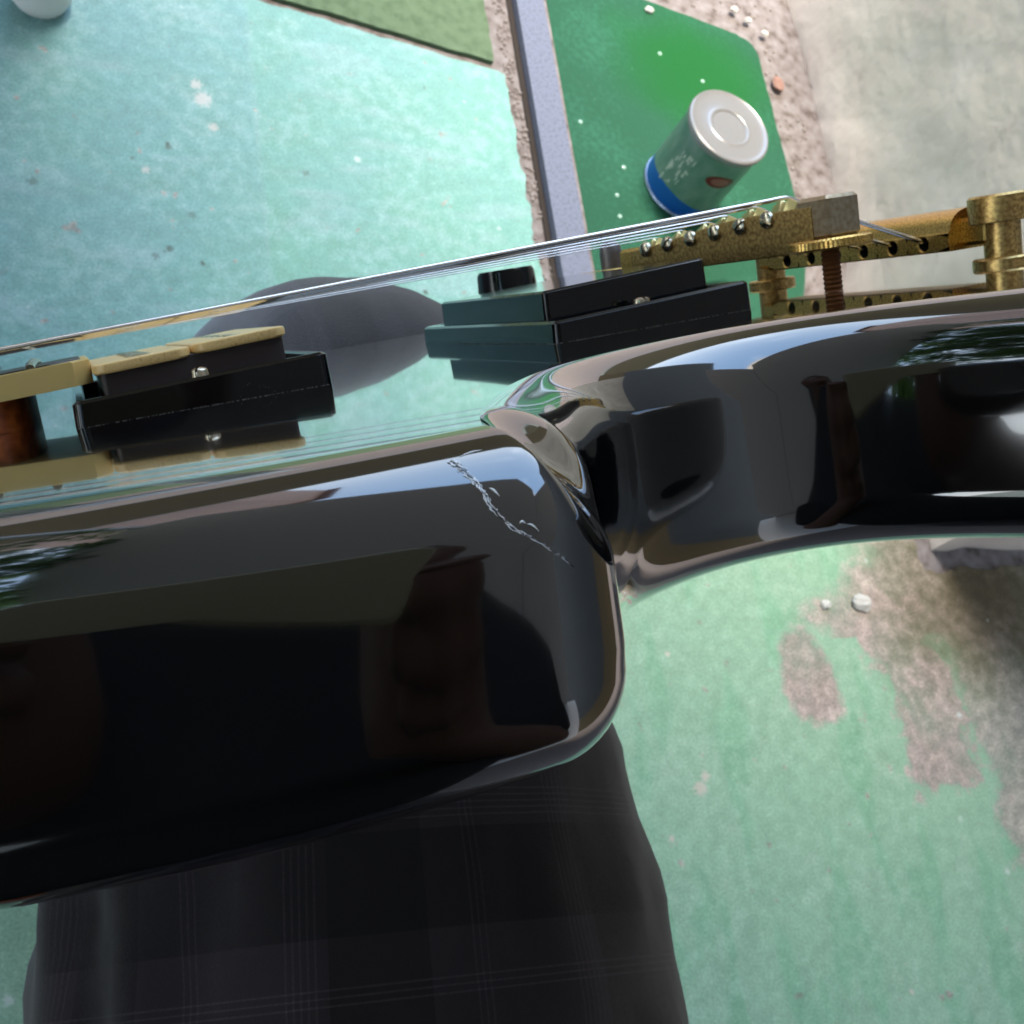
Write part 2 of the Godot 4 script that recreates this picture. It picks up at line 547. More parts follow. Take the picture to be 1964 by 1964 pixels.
# the worn teal paint: colour only (tints, rubbed places, stains, peeled spots down to the concrete)
func paint_image(n: int, org: Vector2, size: float) -> Image:
	var img := Image.create(n, n, false, Image.FORMAT_RGB8)
	var big := noise(2.2, 3, 3)
	var mid := noise(11.0, 4, 4)
	var fine := noise(60.0, 3, 5)
	var grain := noise(420.0, 2, 6)
	var sweep := noise(7.0, 3, 8)
	var aqua := Color(0.475, 0.635, 0.63)
	var mint := Color(0.475, 0.665, 0.60)
	var green := Color(0.565, 0.70, 0.585)
	var deep := Color(0.36, 0.63, 0.46)
	var chalk := Color(0.60, 0.70, 0.705)
	var pale := Color(0.62, 0.72, 0.625)
	var bare := Color(0.68, 0.61, 0.575)
	var dirt := Color(0.33, 0.275, 0.18)
	for py in n:
		var z := org.y + size * (py + 0.5) / n
		for px in n:
			var x := org.x + size * (px + 0.5) / n
			var b := big.get_noise_2d(x, z)
			var m := mid.get_noise_2d(x, z)
			var f := fine.get_noise_2d(x, z)
			var g := grain.get_noise_2d(x, z)
			var low := smoothstep(-0.44, -0.30, z + 0.05 * b)
			var c := aqua.lerp(mint, clampf(0.45 + 0.7 * b + 0.3 * m + (0.2 if x > 0.2 else -0.25) * smoothstep(0.0, 0.004, absf(x - 0.2)), 0.0, 1.0))
			c = c.lerp(green, low)
			# streaks along z where the brush or feet went
			var st := sweep.get_noise_2d(x * 2.6, z * 0.7)
			c = c.lerp(deep, clampf((st - 0.08) * 0.8, 0.0, 0.26) * low)
			c = c.lerp(chalk if low < 0.5 else pale, clampf((f * 0.55 + m * 0.45 + 0.25 * g + 0.02) * 0.9, 0.0, 0.45))
			c = c.lerp(chalk, clampf((sweep.get_noise_2d(x * 0.8 + 9.0, z * 3.0) - 0.22) * 1.5, 0.0, 0.4) * (1.0 - low))
			# seam
			c = c.lerp(chalk, 0.45 * clampf(1.0 - absf(x - 0.2 - 0.0015 * f) / 0.004, 0.0, 1.0) * (1.0 - low) * clampf(0.6 + m, 0.0, 1.0))
			# peeled spots of the lower floor
			var e := 0.018 * m + 0.010 * f + 0.004 * g
			var hole := pow(pow(absf(x - 0.636 - 0.1 * (z + 0.172)) / 0.029, 3.0) + pow(absf(z + 0.172) / 0.043, 3.0), 1.0 / 3.0)
			var k := smoothstep(-0.04, 0.24, 1.0 + e * 16.0 - hole)
			var cx := 0.758 + 0.16 * (z + 0.12)
			var tongue := smoothstep(-0.002, 0.011, 0.046 + e * 1.4 - absf(x - cx)) * smoothstep(0.0, 0.012, z + 0.245 + e) * smoothstep(0.0, 0.012, -0.052 + e * 1.4 - z)
			var edge := smoothstep(0.0, 0.02, x - 0.80 + e * 1.5 + 0.02 * b) * smoothstep(-0.34, -0.28, z)
			var wide := smoothstep(0.0, 0.05, x - 0.70 + e * 2.0 + clampf(z + 0.27, 0.0, 1.0) * 1.6 * (1.0 if z < -0.2 else 0.0) - 3.0 * maxf(z + 0.22, 0.0)) * smoothstep(-0.40, -0.36, z)
			k = max(k, max(tongue, max(edge * 0.8, wide * 0.9)))
			var spot := smoothstep(0.56, 0.64, mid.get_noise_2d(x * 3.1 + 40.0, z * 3.1))
			k = max(k, spot * 0.8)
			c = c.lerp((bare * (0.93 + 0.14 * f + 0.14 * g + 0.10 * m)), k * clampf(0.86 + 0.3 * m + 0.15 * f, 0.6, 0.96))
			# dirt against the pillar
			var dk := smoothstep(0.14, 0.0, Vector2((x - 0.86) * 0.8, z + 0.235).length() + e * 1.6)
			c = c.lerp(dirt, dk * 0.85)
			c = c * (1.0 + 0.13 * g + 0.05 * f)
			img.set_pixel(px, py, c)
	for q in [[0.105, -0.62, 0.004], [0.155, -0.70, 0.009], [0.15, -0.715, 0.006], [0.162, -0.672, 0.005]]:
		stain(img, org, size, Vector2(q[0], q[1]), q[2], Color(0.78, 0.76, 0.74), 0.8)
	for i in 46:
		stain(img, org, size, Vector2(rng.randf_range(-0.1, 0.46), rng.randf_range(-0.86, -0.3)), rng.randf_range(0.001, 0.0042), Color(0.30, 0.31, 0.27), rng.randf_range(0.3, 0.75))
	for i in 40:
		stain(img, org, size, Vector2(rng.randf_range(-0.1, 0.9), rng.randf_range(-0.86, 0.2)), rng.randf_range(0.001, 0.004), Color(0.80, 0.83, 0.80), rng.randf_range(0.3, 0.8))
	for q in [[0.505, -0.085, 0.007], [0.512, -0.094, 0.005], [0.50, -0.195, 0.003], [0.47, -0.05, 0.003], [0.66, 0.09, 0.003]]:
		stain(img, org, size, Vector2(q[0], q[1]), q[2], Color(0.78, 0.74, 0.68), 0.85)
	return img

func stain(img: Image, org: Vector2, size: float, at: Vector2, r: float, col: Color, share: float) -> void:
	var n := img.get_width()
	var c := (at - org) / size * n
	var R := r / size * n
	var wob := noise(0.35, 2, int(at.x * 1000.0))
	for y in range(int(c.y - R * 1.6), int(c.y + R * 1.6) + 1):
		for x in range(int(c.x - R * 1.6), int(c.x + R * 1.6) + 1):
			if x < 0 or y < 0 or x >= n or y >= n: continue
			var d := Vector2(x, y).distance_to(c) / R + 0.6 * wob.get_noise_2d(x, y)
			var k := smoothstep(1.0, 0.55, d) * share
			if k > 0.0: img.set_pixel(x, y, img.get_pixel(x, y).lerp(col, k))

func make_floor() -> void:
	# earth outside, then the concrete slab of the porch with its painted coats lying on it
	var s := Shape.new()
	box(s, Vector3(240, 0.2, 240), Transform3D(Basis.IDENTITY, Vector3(0, -0.35, 0)))
	var earth := mat(Color(0.66, 0.66, 0.64), 0.95)
	earth.albedo_texture = noise_tex(0.02, 5, 61, ramp([[0.0, Color(0.6, 0.62, 0.5)], [1.0, Color(1, 1, 1)]]))
	structure(commit(s, "ground", tri(earth, 0.5), self))

	s = Shape.new()
	box(s, Vector3(7.0, 0.25, 8.6), Transform3D(Basis.IDENTITY, Vector3(-0.6, -0.125 - 0.004, -0.6)))
	var con := mat(Color(0.57, 0.545, 0.54), 0.92)
	con.albedo_texture = noise_tex(0.012, 6, 62, ramp([[0.0, Color(0.52, 0.47, 0.43)], [0.4, Color(0.83, 0.80, 0.78)], [1.0, Color(1, 1, 1)]]), 0.0, 1024)
	con.normal_enabled = true
	con.normal_texture = noise_tex(0.05, 5, 63, null, 3.0)
	con.normal_scale = 0.12
	M.concrete = tri(con, 4.0)
	var fl := commit(s, "floor", M.concrete, self)
	structure(fl)

	# teal coat
	var org := Vector2(-0.45, -1.15)
	var size := 1.5
	var img := paint_image(1500, org, size)
	var teal := mat(Color.WHITE, 0.62, 0.0, 0.4)
	teal.albedo_texture = ImageTexture.create_from_image(img)
	teal.normal_enabled = true
	teal.normal_texture = noise_tex(0.06, 5, 64, null, 4.0)
	teal.normal_scale = 0.25
	teal.uv1_scale = Vector3.ONE
	var w := noise(0.03, 3, 71)
	var o := PackedVector2Array()
	rough_edge(Vector2(0.449, -0.782), Vector2(0.449, -0.41), 0.003, 0.005, w, o)
	rough_edge(Vector2(0.449, -0.41), Vector2(0.76, -0.41), 0.01, 0.006, w, o)
	rough_edge(Vector2(0.76, -0.41), Vector2(0.80, -0.262), 0.006, 0.008, w, o)
	rough_edge(Vector2(0.80, -0.262), Vector2(1.04, -0.262), 0.006, 0.006, w, o)
	o.append_array([Vector2(1.04, -0.26), Vector2(1.04, 0.34), Vector2(-0.44, 0.34), Vector2(-0.44, -0.924)])
	rough_edge(Vector2(-0.44, -0.924), Vector2(0.449, -0.784), 0.006, 0.0022, w, o)
	s = Shape.new()
	sheet(s, o, 0.001, 0.006, org, Vector2.ONE * size)
	commit(s, "teal_paint", teal, fl)

	# olive coat beyond the seam
	o = PackedVector2Array()
	rough_edge(Vector2(-0.44, -0.932), Vector2(0.440, -0.797), 0.006, 0.002, w, o)
	rough_edge(Vector2(0.440, -0.797), Vector2(0.452, -1.5), 0.008, 0.003, w, o)
	o.append_array([Vector2(0.452, -1.5), Vector2(-0.44, -1.5)])
	var olive := mat(Color(0.40, 0.475, 0.365), 0.75, 0.0, 0.3)
	olive.albedo_texture = noise_tex(0.02, 6, 65, ramp([[0.0, Color(0.78, 0.80, 0.78)], [0.5, Color(0.92, 0.93, 0.92)], [1.0, Color(1, 1, 1)]]), 0.0, 1024)
	s = Shape.new()
	sheet(s, o, 0.001, 0.006, org, Vector2.ONE * size)
	commit(s, "olive_paint", tri(olive, 3.0), fl)

	# dark green coat with a rounded corner
	o = PackedVector2Array([Vector2(0.515, -0.905), Vector2(0.495, -0.56), Vector2(0.493, -0.41), Vector2(0.762, -0.41)])
	rough_edge(Vector2(0.763, -0.41), Vector2(0.774, -0.866), 0.006, 0.0012, w, o)
	for i in 7:
		var a := PI / 2.0 * i / 6.0
		o.append(Vector2(0.756 + 0.018 * cos(a), -0.868 - 0.026 * sin(a)))
	rough_edge(Vector2(0.750, -0.898), Vector2(0.515, -0.945), 0.006, 0.0015, w, o)
	var dg := mat(Color.WHITE, 0.7, 0.0, 0.3)
	var gi := Image.create(700, 700, false, Image.FORMAT_RGB8)
	var nb := noise(5.0, 3, 81)
	var nf := noise(120.0, 3, 82)
	var ng := noise(500.0, 2, 83)
	for y in 700:
		for x in 700:
			var X := 0.45 + 0.5 * x / 700.0
			var Z := -1.0 + 0.7 * y / 700.0
			var fresh := smoothstep(0.13, 0.0, Vector2((X - 0.685) * 1.0, (Z + 0.82) * 1.0).length() + 0.05 * nb.get_noise_2d(X, Z))
			var c := Color(0.135, 0.325, 0.235).lerp(Color(0.06, 0.34, 0.135), fresh)
			c = c.lerp(Color(0.20, 0.42, 0.33), clampf(0.08 + 0.5 * nb.get_noise_2d(X * 2.0, Z * 2.0) + 0.5 * nf.get_noise_2d(X, Z), 0.0, 0.6) * (1.0 - fresh))
			c = c * (1.0 + 0.12 * ng.get_noise_2d(X, Z))
			gi.set_pixel(x, y, c)
	speckle(gi, Color(0.75, 0.85, 0.78, 0.45), 36, 0.7, 1.5)
	dg.albedo_texture = ImageTexture.create_from_image(gi)
	s = Shape.new()
	sheet(s, o, 0.001, 0.006, Vector2(0.45, -1.0), Vector2(0.5, 0.7))
	commit(s, "dark_green_paint", dg, fl)

	# the blue-grey metal strip in its joint, standing a little proud
	s = Shape.new()
	o = PackedVector2Array([Vector2(0.463, -0.40), Vector2(0.494, -0.40), Vector2(0.518, -1.4), Vector2(0.487, -1.4)])
	var strip := thing("metal_strip", "straight blue-grey metal edging strip between the teal and dark green floor", "edging strip")
	prism(s, o, -0.004, 0.009)
	var sm := mat(Color(0.43, 0.45, 0.52), 0.6, 0.1)
	sm.albedo_texture = noise_tex(0.04, 5, 91, ramp([[0.0, Color(0.75, 0.74, 0.72)], [0.5, Color(0.95, 0.95, 0.95)], [1.0, Color(1, 1, 1)]]))
	commit(s, "strip_face", tri(sm, 12.0), strip)
	s = Shape.new()
	o = PackedVector2Array([Vector2(0.4945, -0.40), Vector2(0.4985, -0.40), Vector2(0.5225, -1.4), Vector2(0.5185, -1.4)])
	prism(s, o, -0.004, 0.006)
	commit(s, "lip", M.concrete, strip)
	s = Shape.new()
	o = PackedVector2Array([Vector2(0.4575, -0.40), Vector2(0.4628, -0.40), Vector2(0.4868, -1.4), Vector2(0.4815, -1.4)])
	prism(s, o, -0.0045, -0.0015)
	commit(s, "joint", mat(Color(0.20, 0.17, 0.15), 0.95), strip)

func make_porch() -> void:
	var white := mat(Color(0.89, 0.905, 0.925), 0.9)
	var o := thing("porch_roof", "flat pale concrete porch roof above the seated player", "roof")
	var s := Shape.new()
	prism(s, PackedVector2Array([Vector2(-2.5, 4.0), Vector2(0.62, 4.0), Vector2(0.62, -0.80), Vector2(-1.9, -3.9), Vector2(-2.5, -3.9)]), 2.6, 2.8)
	commit(s, "ceiling_slab", white, o)
	s = Shape.new()
	box(s, Vector3(0.14, 2.6, 0.14), Transform3D(Basis.IDENTITY, Vector3(-2.3, 1.3, -3.7)))
	commit(s, "post", white, o)
	s = Shape.new()
	box(s, Vector3(0.14, 2.6, 0.14), Transform3D(Basis.IDENTITY, Vector3(-2.3, 1.3, 3.5)))
	commit(s, "post", white, o)
	o = thing("side_roof", "narrow pale concrete roof strip over the side passage", "roof")
	s = Shape.new()
	prism(s, PackedVector2Array([Vector2(0.63, 4.0), Vector2(1.6, 4.0), Vector2(1.6, -1.5), Vector2(0.63, -0.55)]), 2.6, 2.8)
	commit(s, "ceiling_slab", white, o)
	var wl := thing("neighbour_wall", "tall beige plastered wall with a brown lower band across the side passage", "wall")
	s = Shape.new()
	box(s, Vector3(0.2, 4.4, 11.0), Transform3D(Basis.IDENTITY, Vector3(3.45, 3.35, 1.0)))
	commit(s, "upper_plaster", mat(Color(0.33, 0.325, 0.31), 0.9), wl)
	s = Shape.new()
	box(s, Vector3(0.22, 1.4, 11.0), Transform3D(Basis.IDENTITY, Vector3(3.45, 0.45, 1.0)))
	M.brown = mat(Color(0.44, 0.37, 0.25), 0.85)
	commit(s, "lower_band", M.brown, wl)
	var bk := thing("back_wall", "pale plastered house wall behind the seated player", "wall")
	s = Shape.new()
	box(s, Vector3(4.2, 2.6, 0.2), Transform3D(Basis.IDENTITY, Vector3(0.15, 1.3, 2.6)))
	commit(s, "plaster", white, bk)

func make_yard() -> void:
	var o := thing("yard_wall", "brown yard wall across from the porch", "wall")
	var s := Shape.new()
	box(s, Vector3(14, 2.8, 0.2), Transform3D(Basis.IDENTITY, Vector3(1.0, 1.1, -7.0)))
	commit(s, "plaster", M.brown, o)
	s = Shape.new()
	box(s, Vector3(14.1, 0.1, 0.3), Transform3D(Basis.IDENTITY, Vector3(1.0, 2.55, -7.0)), 0.02)
	commit(s, "coping", mat(Color(0.6, 0.57, 0.5), 0.9), o)
	o = thing("pink_house", "pale pink plastered house wall with a flat brown roof beyond the yard wall", "house")
	s = Shape.new()
	box(s, Vector3(4.4, 6.0, 3.0), Transform3D(Basis.IDENTITY, Vector3(-4.6, 2.7, -8.9)))
	commit(s, "wall", mat(Color(0.80, 0.66, 0.60), 0.9), o)
	s = Shape.new()
	box(s, Vector3(4.9, 0.16, 3.5), Transform3D(Basis.IDENTITY, Vector3(-4.6, 5.78, -8.9)), 0.03)
	commit(s, "roof", mat(Color(0.45, 0.30, 0.24), 0.9), o)
	for q in [[-3.3, -2.6, 4.6], [-3.4, -0.6, 4.2], [-3.8, 1.8, 4.6]]:
		tree(Vector3(q[0], -0.25, q[1]), q[2])

func tree(at: Vector3, h: float) -> void:
	var k: int = taken.get("garden_tree", -1) + 1
	var o := thing("garden_tree", ["leafy green tree beyond the porch, nearest the yard wall", "leafy green tree beyond the porch, the middle and smallest one", "leafy green tree beyond the porch, beside the house wall"][k], "tree", at, "trees beside the porch")
	var s := Shape.new()
	tube(s, PackedVector3Array([Vector3.ZERO, Vector3(0.05, h * 0.3, 0.03), Vector3(-0.03, h * 0.55, 0), Vector3(0.1, h * 0.8, 0.1)]), [0.11, 0.085, 0.06, 0.02], 9)
	for i in 5:
		var a := i * 1.3
		tube(s, PackedVector3Array([Vector3(0, h * (0.4 + 0.05 * i), 0), Vector3(cos(a) * 0.5, h * (0.6 + 0.03 * i), sin(a) * 0.5)]), [0.04, 0.012], 6)
	commit(s, "trunk", mat(Color(0.30, 0.24, 0.18), 0.9), o)
	s = Shape.new()
	for c in 56:
		var ctr := Vector3(rng.randf_range(-0.9, 1.0), h * rng.randf_range(0.3, 0.97), rng.randf_range(-1.2, 1.2))
		var r := rng.randf_range(0.25, 0.5)
		for i in 170:
			var d := Vector3(rng.randf_range(-1, 1), rng.randf_range(-1, 1), rng.randf_range(-1, 1)) * r
			if d.length() > r: continue
			var u := Vector3(rng.randf_range(-1, 1), rng.randf_range(-0.5, 0.5), rng.randf_range(-1, 1)).normalized() * 0.085
			var v := u.cross(Vector3(rng.randf_range(-1, 1), rng.randf_range(-1, 1), rng.randf_range(-1, 1))).normalized() * 0.045
			var q: Vector3 = ctr + d
			s.quad(q - u, q - v, q + u, q + v)
	var leaf := mat(Color(0.30, 0.46, 0.17), 0.5)
	leaf.backlight_enabled = true
	leaf.backlight = Color(0.25, 0.35, 0.08)
	leaf.cull_mode = BaseMaterial3D.CULL_DISABLED
	var cr := commit(s, "crown", leaf, o, 1.0)
	cr.set_meta("kind", "stuff")

func make_pillar() -> void:
	var o := thing("concrete_pillar", "stained cream plastered pillar base at the edge of the painted floor", "pillar")
	var s := Shape.new()
	# a block with a rough, slightly battered face: a grid on each side, displaced by noise
	var nz := noise(6.0, 4, 101)
	var nf := noise(40.0, 3, 102)
	var rows := []
	var ring := [Vector2(0.822, -0.285), Vector2(1.7, -0.285), Vector2(1.7, -0.985), Vector2(0.85, -0.985)]
	var outline := PackedVector2Array()
	for i in 4:
		var a: Vector2 = ring[i]
		var b: Vector2 = ring[(i + 1) % 4]
		var n := int(a.distance_to(b) / 0.02)
		for j in n:
			outline.append(a.lerp(b, float(j) / n))
	var ctr := Vector2(1.25, -0.64)
	for k in 46:
		var y := -0.004 + 0.018 * k if k < 44 else 0.80
		var row := PackedVector3Array()
		for q in outline:
			var d := 0.006 * nz.get_noise_3d(q.x, y, q.y) + 0.0025 * nf.get_noise_3d(q.x, y, q.y)
			# plaster swells out towards the foot
			d += 0.004 * smoothstep(0.05, 0.0, y) + 0.006 * nz.get_noise_3d(q.x * 3.0, 5.0, q.y * 3.0) * smoothstep(0.06, 0.0, y)
			if k == 45: d -= 0.05
			row.append(Vector3(q.x, y, q.y) + Vector3(q.x - ctr.x, 0, q.y - ctr.y).normalized() * d)
		rows.append(row)
	s.grid(rows, false, true)
	s.fan(rows[-1])
	s.fan(rows[0], true)
	s.outward()
	var pm := mat(Color(0.90, 0.85, 0.81), 0.9)
	pm.albedo_texture = noise_tex(0.006, 6, 103, ramp([[0.0, Color(0.80, 0.77, 0.74)], [0.18, Color(0.955, 0.94, 0.93)], [0.5, Color(0.97, 0.965, 0.95)], [1.0, Color(1, 1, 1)]]), 0.0, 1024)
	pm.normal_enabled = true
	pm.normal_texture = noise_tex(0.05, 5, 104, null, 7.0)
	pm.normal_scale = 0.1
	commit(s, "plaster", tri(pm, 1.6), o, 50.0)

# ---------------------------------------------------------------- guitar
const EDGE_R := 11.0
const THICK := 39.7
const FOOT_R := 10.5
var outline := PackedVector2Array()
var outnorm := PackedVector2Array()

func spline(pts: Array, step: float) -> PackedVector2Array:
	var c := Curve2D.new()
	for i in pts.size():
		var q: Vector2 = pts[i]
		var a: Vector2 = pts[max(i - 1, 0)]
		var b: Vector2 = pts[min(i + 1, pts.size() - 1)]
		var d := (b - a).normalized() if i > 0 and i < pts.size() - 1 else (b - a).normalized()
		var li := q.distance_to(a) / 3.0
		var lo := q.distance_to(b) / 3.0
		c.add_point(q, -d * li, d * lo)
	c.bake_interval = step
	var out := PackedVector2Array()
	var n := int(c.get_baked_length() / step)
	for i in n + 1: out.append(c.sample_baked(c.get_baked_length() * i / n, true))
	return out

func make_outline() -> void:
	# the flat of the top, from the horn along the bay to the lower bout and round the far side back to the horn
	var a := spline([Vector2(38.3, -95.9), Vector2(42, -84.7), Vector2(51.1, -66.9), Vector2(62.2, -49.9), Vector2(72.7, -41.1), Vector2(86.4, -35.2), Vector2(99, -33.0), Vector2(111, -34.3), Vector2(122, -38.8), Vector2(132, -47), Vector2(141, -58.5), Vector2(152, -76), Vector2(166, -96), Vector2(190, -118), Vector2(225, -132), Vector2(280, -120), Vector2(330, -80), Vector2(352, -10), Vector2(350, 70), Vector2(320, 150), Vector2(265, 190), Vector2(200, 190), Vector2(140, 166), Vector2(95, 152), Vector2(50, 152), Vector2(0, 158), Vector2(-40, 150), Vector2(-62, 122), Vector2(-64, 90), Vector2(-62, 0), Vector2(-64, -40), Vector2(-52, -62), Vector2(-30, -76), Vector2(-7, -85.2), Vector2(7, -90.5), Vector2(21.5, -94.2), Vector2(31.7, -95.6), Vector2(38.3, -95.9)], 1.2)
	for pass_no in 30:
		var b := a.duplicate()
		for i in range(2, a.size() - 2): b[i] = a[i] * 0.5 + (a[i - 1] + a[i + 1]) * 0.25
		a = b
	a.remove_at(a.size() - 1)
	var n := a.size()
	for i in n:
		var q := a[i]
		var p0 := a[(i + n - 1) % n]
		var p1 := a[(i + 1) % n]
		if i == 0:                                    # the sharp tip of the horn: the rim turns round it
			var n0 := -(q - p0).normalized().orthogonal()
			var n1 := -(p1 - q).normalized().orthogonal()
			if n0.dot(Vector2(0, -1)) < 0.0: n0 = -n0
			if n1.dot(Vector2(1, 0)) < 0.0: n1 = -n1
			for k in 25:
				var w := n0.slerp(n1, k / 24.0)
				outline.append(q); outnorm.append(w)
		else:
			var d := (p1 - p0).normalized()
			outline.append(q); outnorm.append(Vector2(d.y, -d.x))

# how far the rim turns from the round edge of the body to the steep, mitred end of the horn
func tip_share(i: int) -> float:
	if i <= 24: return smoothstep(0.25, 0.75, i / 24.0)
	return smoothstep(15.0, 2.0, (i - 24) * 1.2)

func thick(i: int) -> float:
	var n := outline.size()
	var back := (n - i) * 1.2
	if i <= 24: return 36.2
	if i < n / 2: return lerpf(36.2, 40.2, smoothstep(8.0, 45.0, (i - 24) * 1.2))
	return lerpf(36.2, THICK, clampf(back / 52.0, 0.0, 1.0))

func rim(i: int) -> Array:      # [offset, z] down the wall
	var w := tip_share(i)
	var out := []
	var z1 := lerpf(EDGE_R, 15.5, w)
	var T := thick(i)
	for k in 25:
		var t := k / 24.0
		var a := PI / 2.0 * t
		var c := Vector2(EDGE_R * sin(a), -EDGE_R * (1.0 - cos(a)))
		var m := Vector2(11.2 * pow(sin(a), 1.06), -15.5 * t)
		out.append(c.lerp(m, w))
	for k in range(1, 5): out.append(Vector2(lerpf(EDGE_R, 11.2, w), lerpf(-z1, -T + FOOT_R, k / 5.0)))
	for k in 17:
		var a := PI / 2.0 * k / 16.0
		out.append(Vector2(EDGE_R - FOOT_R * (1.0 - cos(a)), -T + FOOT_R - FOOT_R * sin(a)))
	return out

func make_body() -> void:
	make_outline()
	var s := Shape.new()
	var n := outline.size()
	var pts := []
	for i in n:
		var row := PackedVector3Array()
		for q: Vector2 in rim(i):
			var c := outline[i] + outnorm[i] * q.x
			row.append(G(c.x, c.y, q.y))
		pts.append(row)
	var m: int = pts[0].size()
	var nor := []
	for i in n:
		var row := PackedVector3Array()
		var w := outnorm[i]
		var outw := G(w.x, w.y, 0.0).normalized()
		var flat_t := G(-w.y, w.x, 0.0).normalized()
		for k in m:
			var ds: Vector3 = pts[(i + 1) % n][k] - pts[(i + n - 1) % n][k]
			if ds.length() < 0.00002: ds = flat_t
			var dp: Vector3 = pts[i][mini(k + 1, m - 1)] - pts[i][maxi(k - 1, 0)]
			var q := ds.cross(dp).normalized()
			if q.dot(outw) < 0.0 and absf(q.dot(outw)) > 0.03: q = -q
			if k == 0: q = Vector3.UP.lerp(q if q.y > 0.0 else -q, tip_share(i)).normalized()
			elif k == m - 1: q = Vector3.DOWN
			elif absf(q.dot(outw)) <= 0.03: q = Vector3.UP if k < m / 2 else Vector3.DOWN
			row.append(q)
		nor.append(row)
	var along := 0.0
	for i in n:
		var j := (i + 1) % n
		var step := outline[i].distance_to(outline[j]) + 0.25
		var down := 0.0
		for k in m - 1:
			var P := [pts[i][k], pts[j][k], pts[j][k + 1], pts[i][k + 1]]
			var N := [nor[i][k], nor[j][k], nor[j][k + 1], nor[i][k + 1]]
			var d2: float = down + (P[3] as Vector3).distance_to(P[0]) * 1000.0
			var U := [Vector2(along, down) / 100.0, Vector2(along + step, down) / 100.0, Vector2(along + step, d2) / 100.0, Vector2(along, d2) / 100.0]
			for f in [[0, 1, 2], [0, 2, 3]]:
				s.tri(P[f[0]], P[f[1]], P[f[2]], U[f[0]], U[f[1]], U[f[2]])
				for e in f: s.n.append(N[e])
			down = d2
		along += step
	# orientation of the wall: compare with the given normals
	var wrong := (s.p[1] - s.p[0]).cross(s.p[2] - s.p[0]).dot(s.n[0]) < 0.0
	for probe in range(0, s.p.size(), 3):
		var c := (s.p[probe + 1] - s.p[probe]).cross(s.p[probe + 2] - s.p[probe])
		if c.length() > 1e-9:
			wrong = c.dot(s.n[probe]) < 0.0
			break
	if wrong:
		for i in range(0, s.p.size(), 3):
			var a := s.p[i + 1]; s.p[i + 1] = s.p[i + 2]; s.p[i + 2] = a
			var b := s.n[i + 1]; s.n[i + 1] = s.n[i + 2]; s.n[i + 2] = b
			var c := s.t[i + 1]; s.t[i + 1] = s.t[i + 2]; s.t[i + 2] = c
	var flat := outline.slice(24)
	for side in 2:
		var off := 0.0 if side == 0 else EDGE_R - FOOT_R
		var poly := PackedVector2Array()
		if side == 0: poly = flat
		else:
			for i in n: poly.append(outline[i] + outnorm[i] * off)
		var ix := Geometry2D.triangulate_polygon(poly)
		var up := Vector3(0, 1 if side == 0 else -1, 0)
		for i in range(0, ix.size(), 3):
			var z := [0.0, 0.0, 0.0]
			if side == 1: z = [-thick(ix[i]), -thick(ix[i + 1]), -thick(ix[i + 2])]
			var a := G(poly[ix[i]].x, poly[ix[i]].y, z[0])
			var b := G(poly[ix[i + 1]].x, poly[ix[i + 1]].y, z[1])
			var c := G(poly[ix[i + 2]].x, poly[ix[i + 2]].y, z[2])
			if (b - a).cross(c - a).dot(up) < 0.0:
				var q := b; b = c; c = q
			s.tri(a, b, c, Vector2(a.x, a.z) * 10.0, Vector2(b.x, b.z) * 10.0, Vector2(c.x, c.z) * 10.0)
			for e in 3: s.n.append(up)
	commit(s, "body", M.lacquer, guitar)

func ring_outline(x0: float, x1: float, y0: float, y1: float, r: float, seg := 6) -> PackedVector2Array:
	var out := PackedVector2Array()
	for c in [[x1 - r, y1 - r, 0.0], [x0 + r, y1 - r, PI / 2], [x0 + r, y0 + r, PI], [x1 - r, y0 + r, 3 * PI / 2]]:
		for i in seg + 1:
			var a: float = c[2] + PI / 2 * i / seg
			out.append(Vector2(c[0] + r * cos(a), c[1] + r * sin(a)))
	return out

# a solid standing on the top, its upper face sloping along x: [x0, x1, y0, y1], corner radius, base z, height at x0 and x1, bevel
func slanted(s: Shape, b: Array, r: float, z0: float, ha: float, hb: float, bev: float, draft := 0.0, seg := 6) -> void:
	var from := s.p.size()
	var rows := []
	var h := func(x: float) -> float: return lerpf(ha, hb, (x - b[0]) / (b[1] - b[0]))
	for k in 4:
		var inset: float = [0.0, draft, draft + bev * 0.08, draft + bev][k]
		var row := PackedVector3Array()
		for q in ring_outline(b[0] + inset, b[1] - inset, b[2] + inset, b[3] - inset, max(r - inset, 0.15), seg):
			var z: float = [z0, h.call(q.x) - bev * 0.72, h.call(q.x) - bev * 0.64, h.call(q.x)][k]
			row.append(G(q.x, q.y, z))
		rows.append(row)
	s.grid(rows, false, true)
	s.fan(rows[0], true)
	s.fan(rows[-1])
	s.outward(from)

func hollow_ring(s: Shape, b: Array, r: float, ha: float, hb: float, wall: float) -> void:
	var from := s.p.size()
	var h := func(x: float) -> float: return lerpf(ha, hb, (x - b[0]) / (b[1] - b[0]))
	var rows := []
	for k in [[0.0, 0.0, 0], [0.22, 1.0, -0.52], [0.26, 1.0, -0.46], [0.92, 1.0, 0.0], [1.0, 1.0, 0.01], [wall - 0.3, 1.0, 0.0], [wall, 1.0, -0.3], [wall, 0.0, 0.05]]:
		var row := PackedVector3Array()
		for q in ring_outline(b[0] + k[0], b[1] - k[0], b[2] + k[0], b[3] - k[0], max(r - k[0], 0.3)):
			row.append(G(q.x, q.y, k[1] * (h.call(q.x) as float) + k[2]))
		rows.append(row)
	s.grid(rows, false, true)
	s.outward(from)

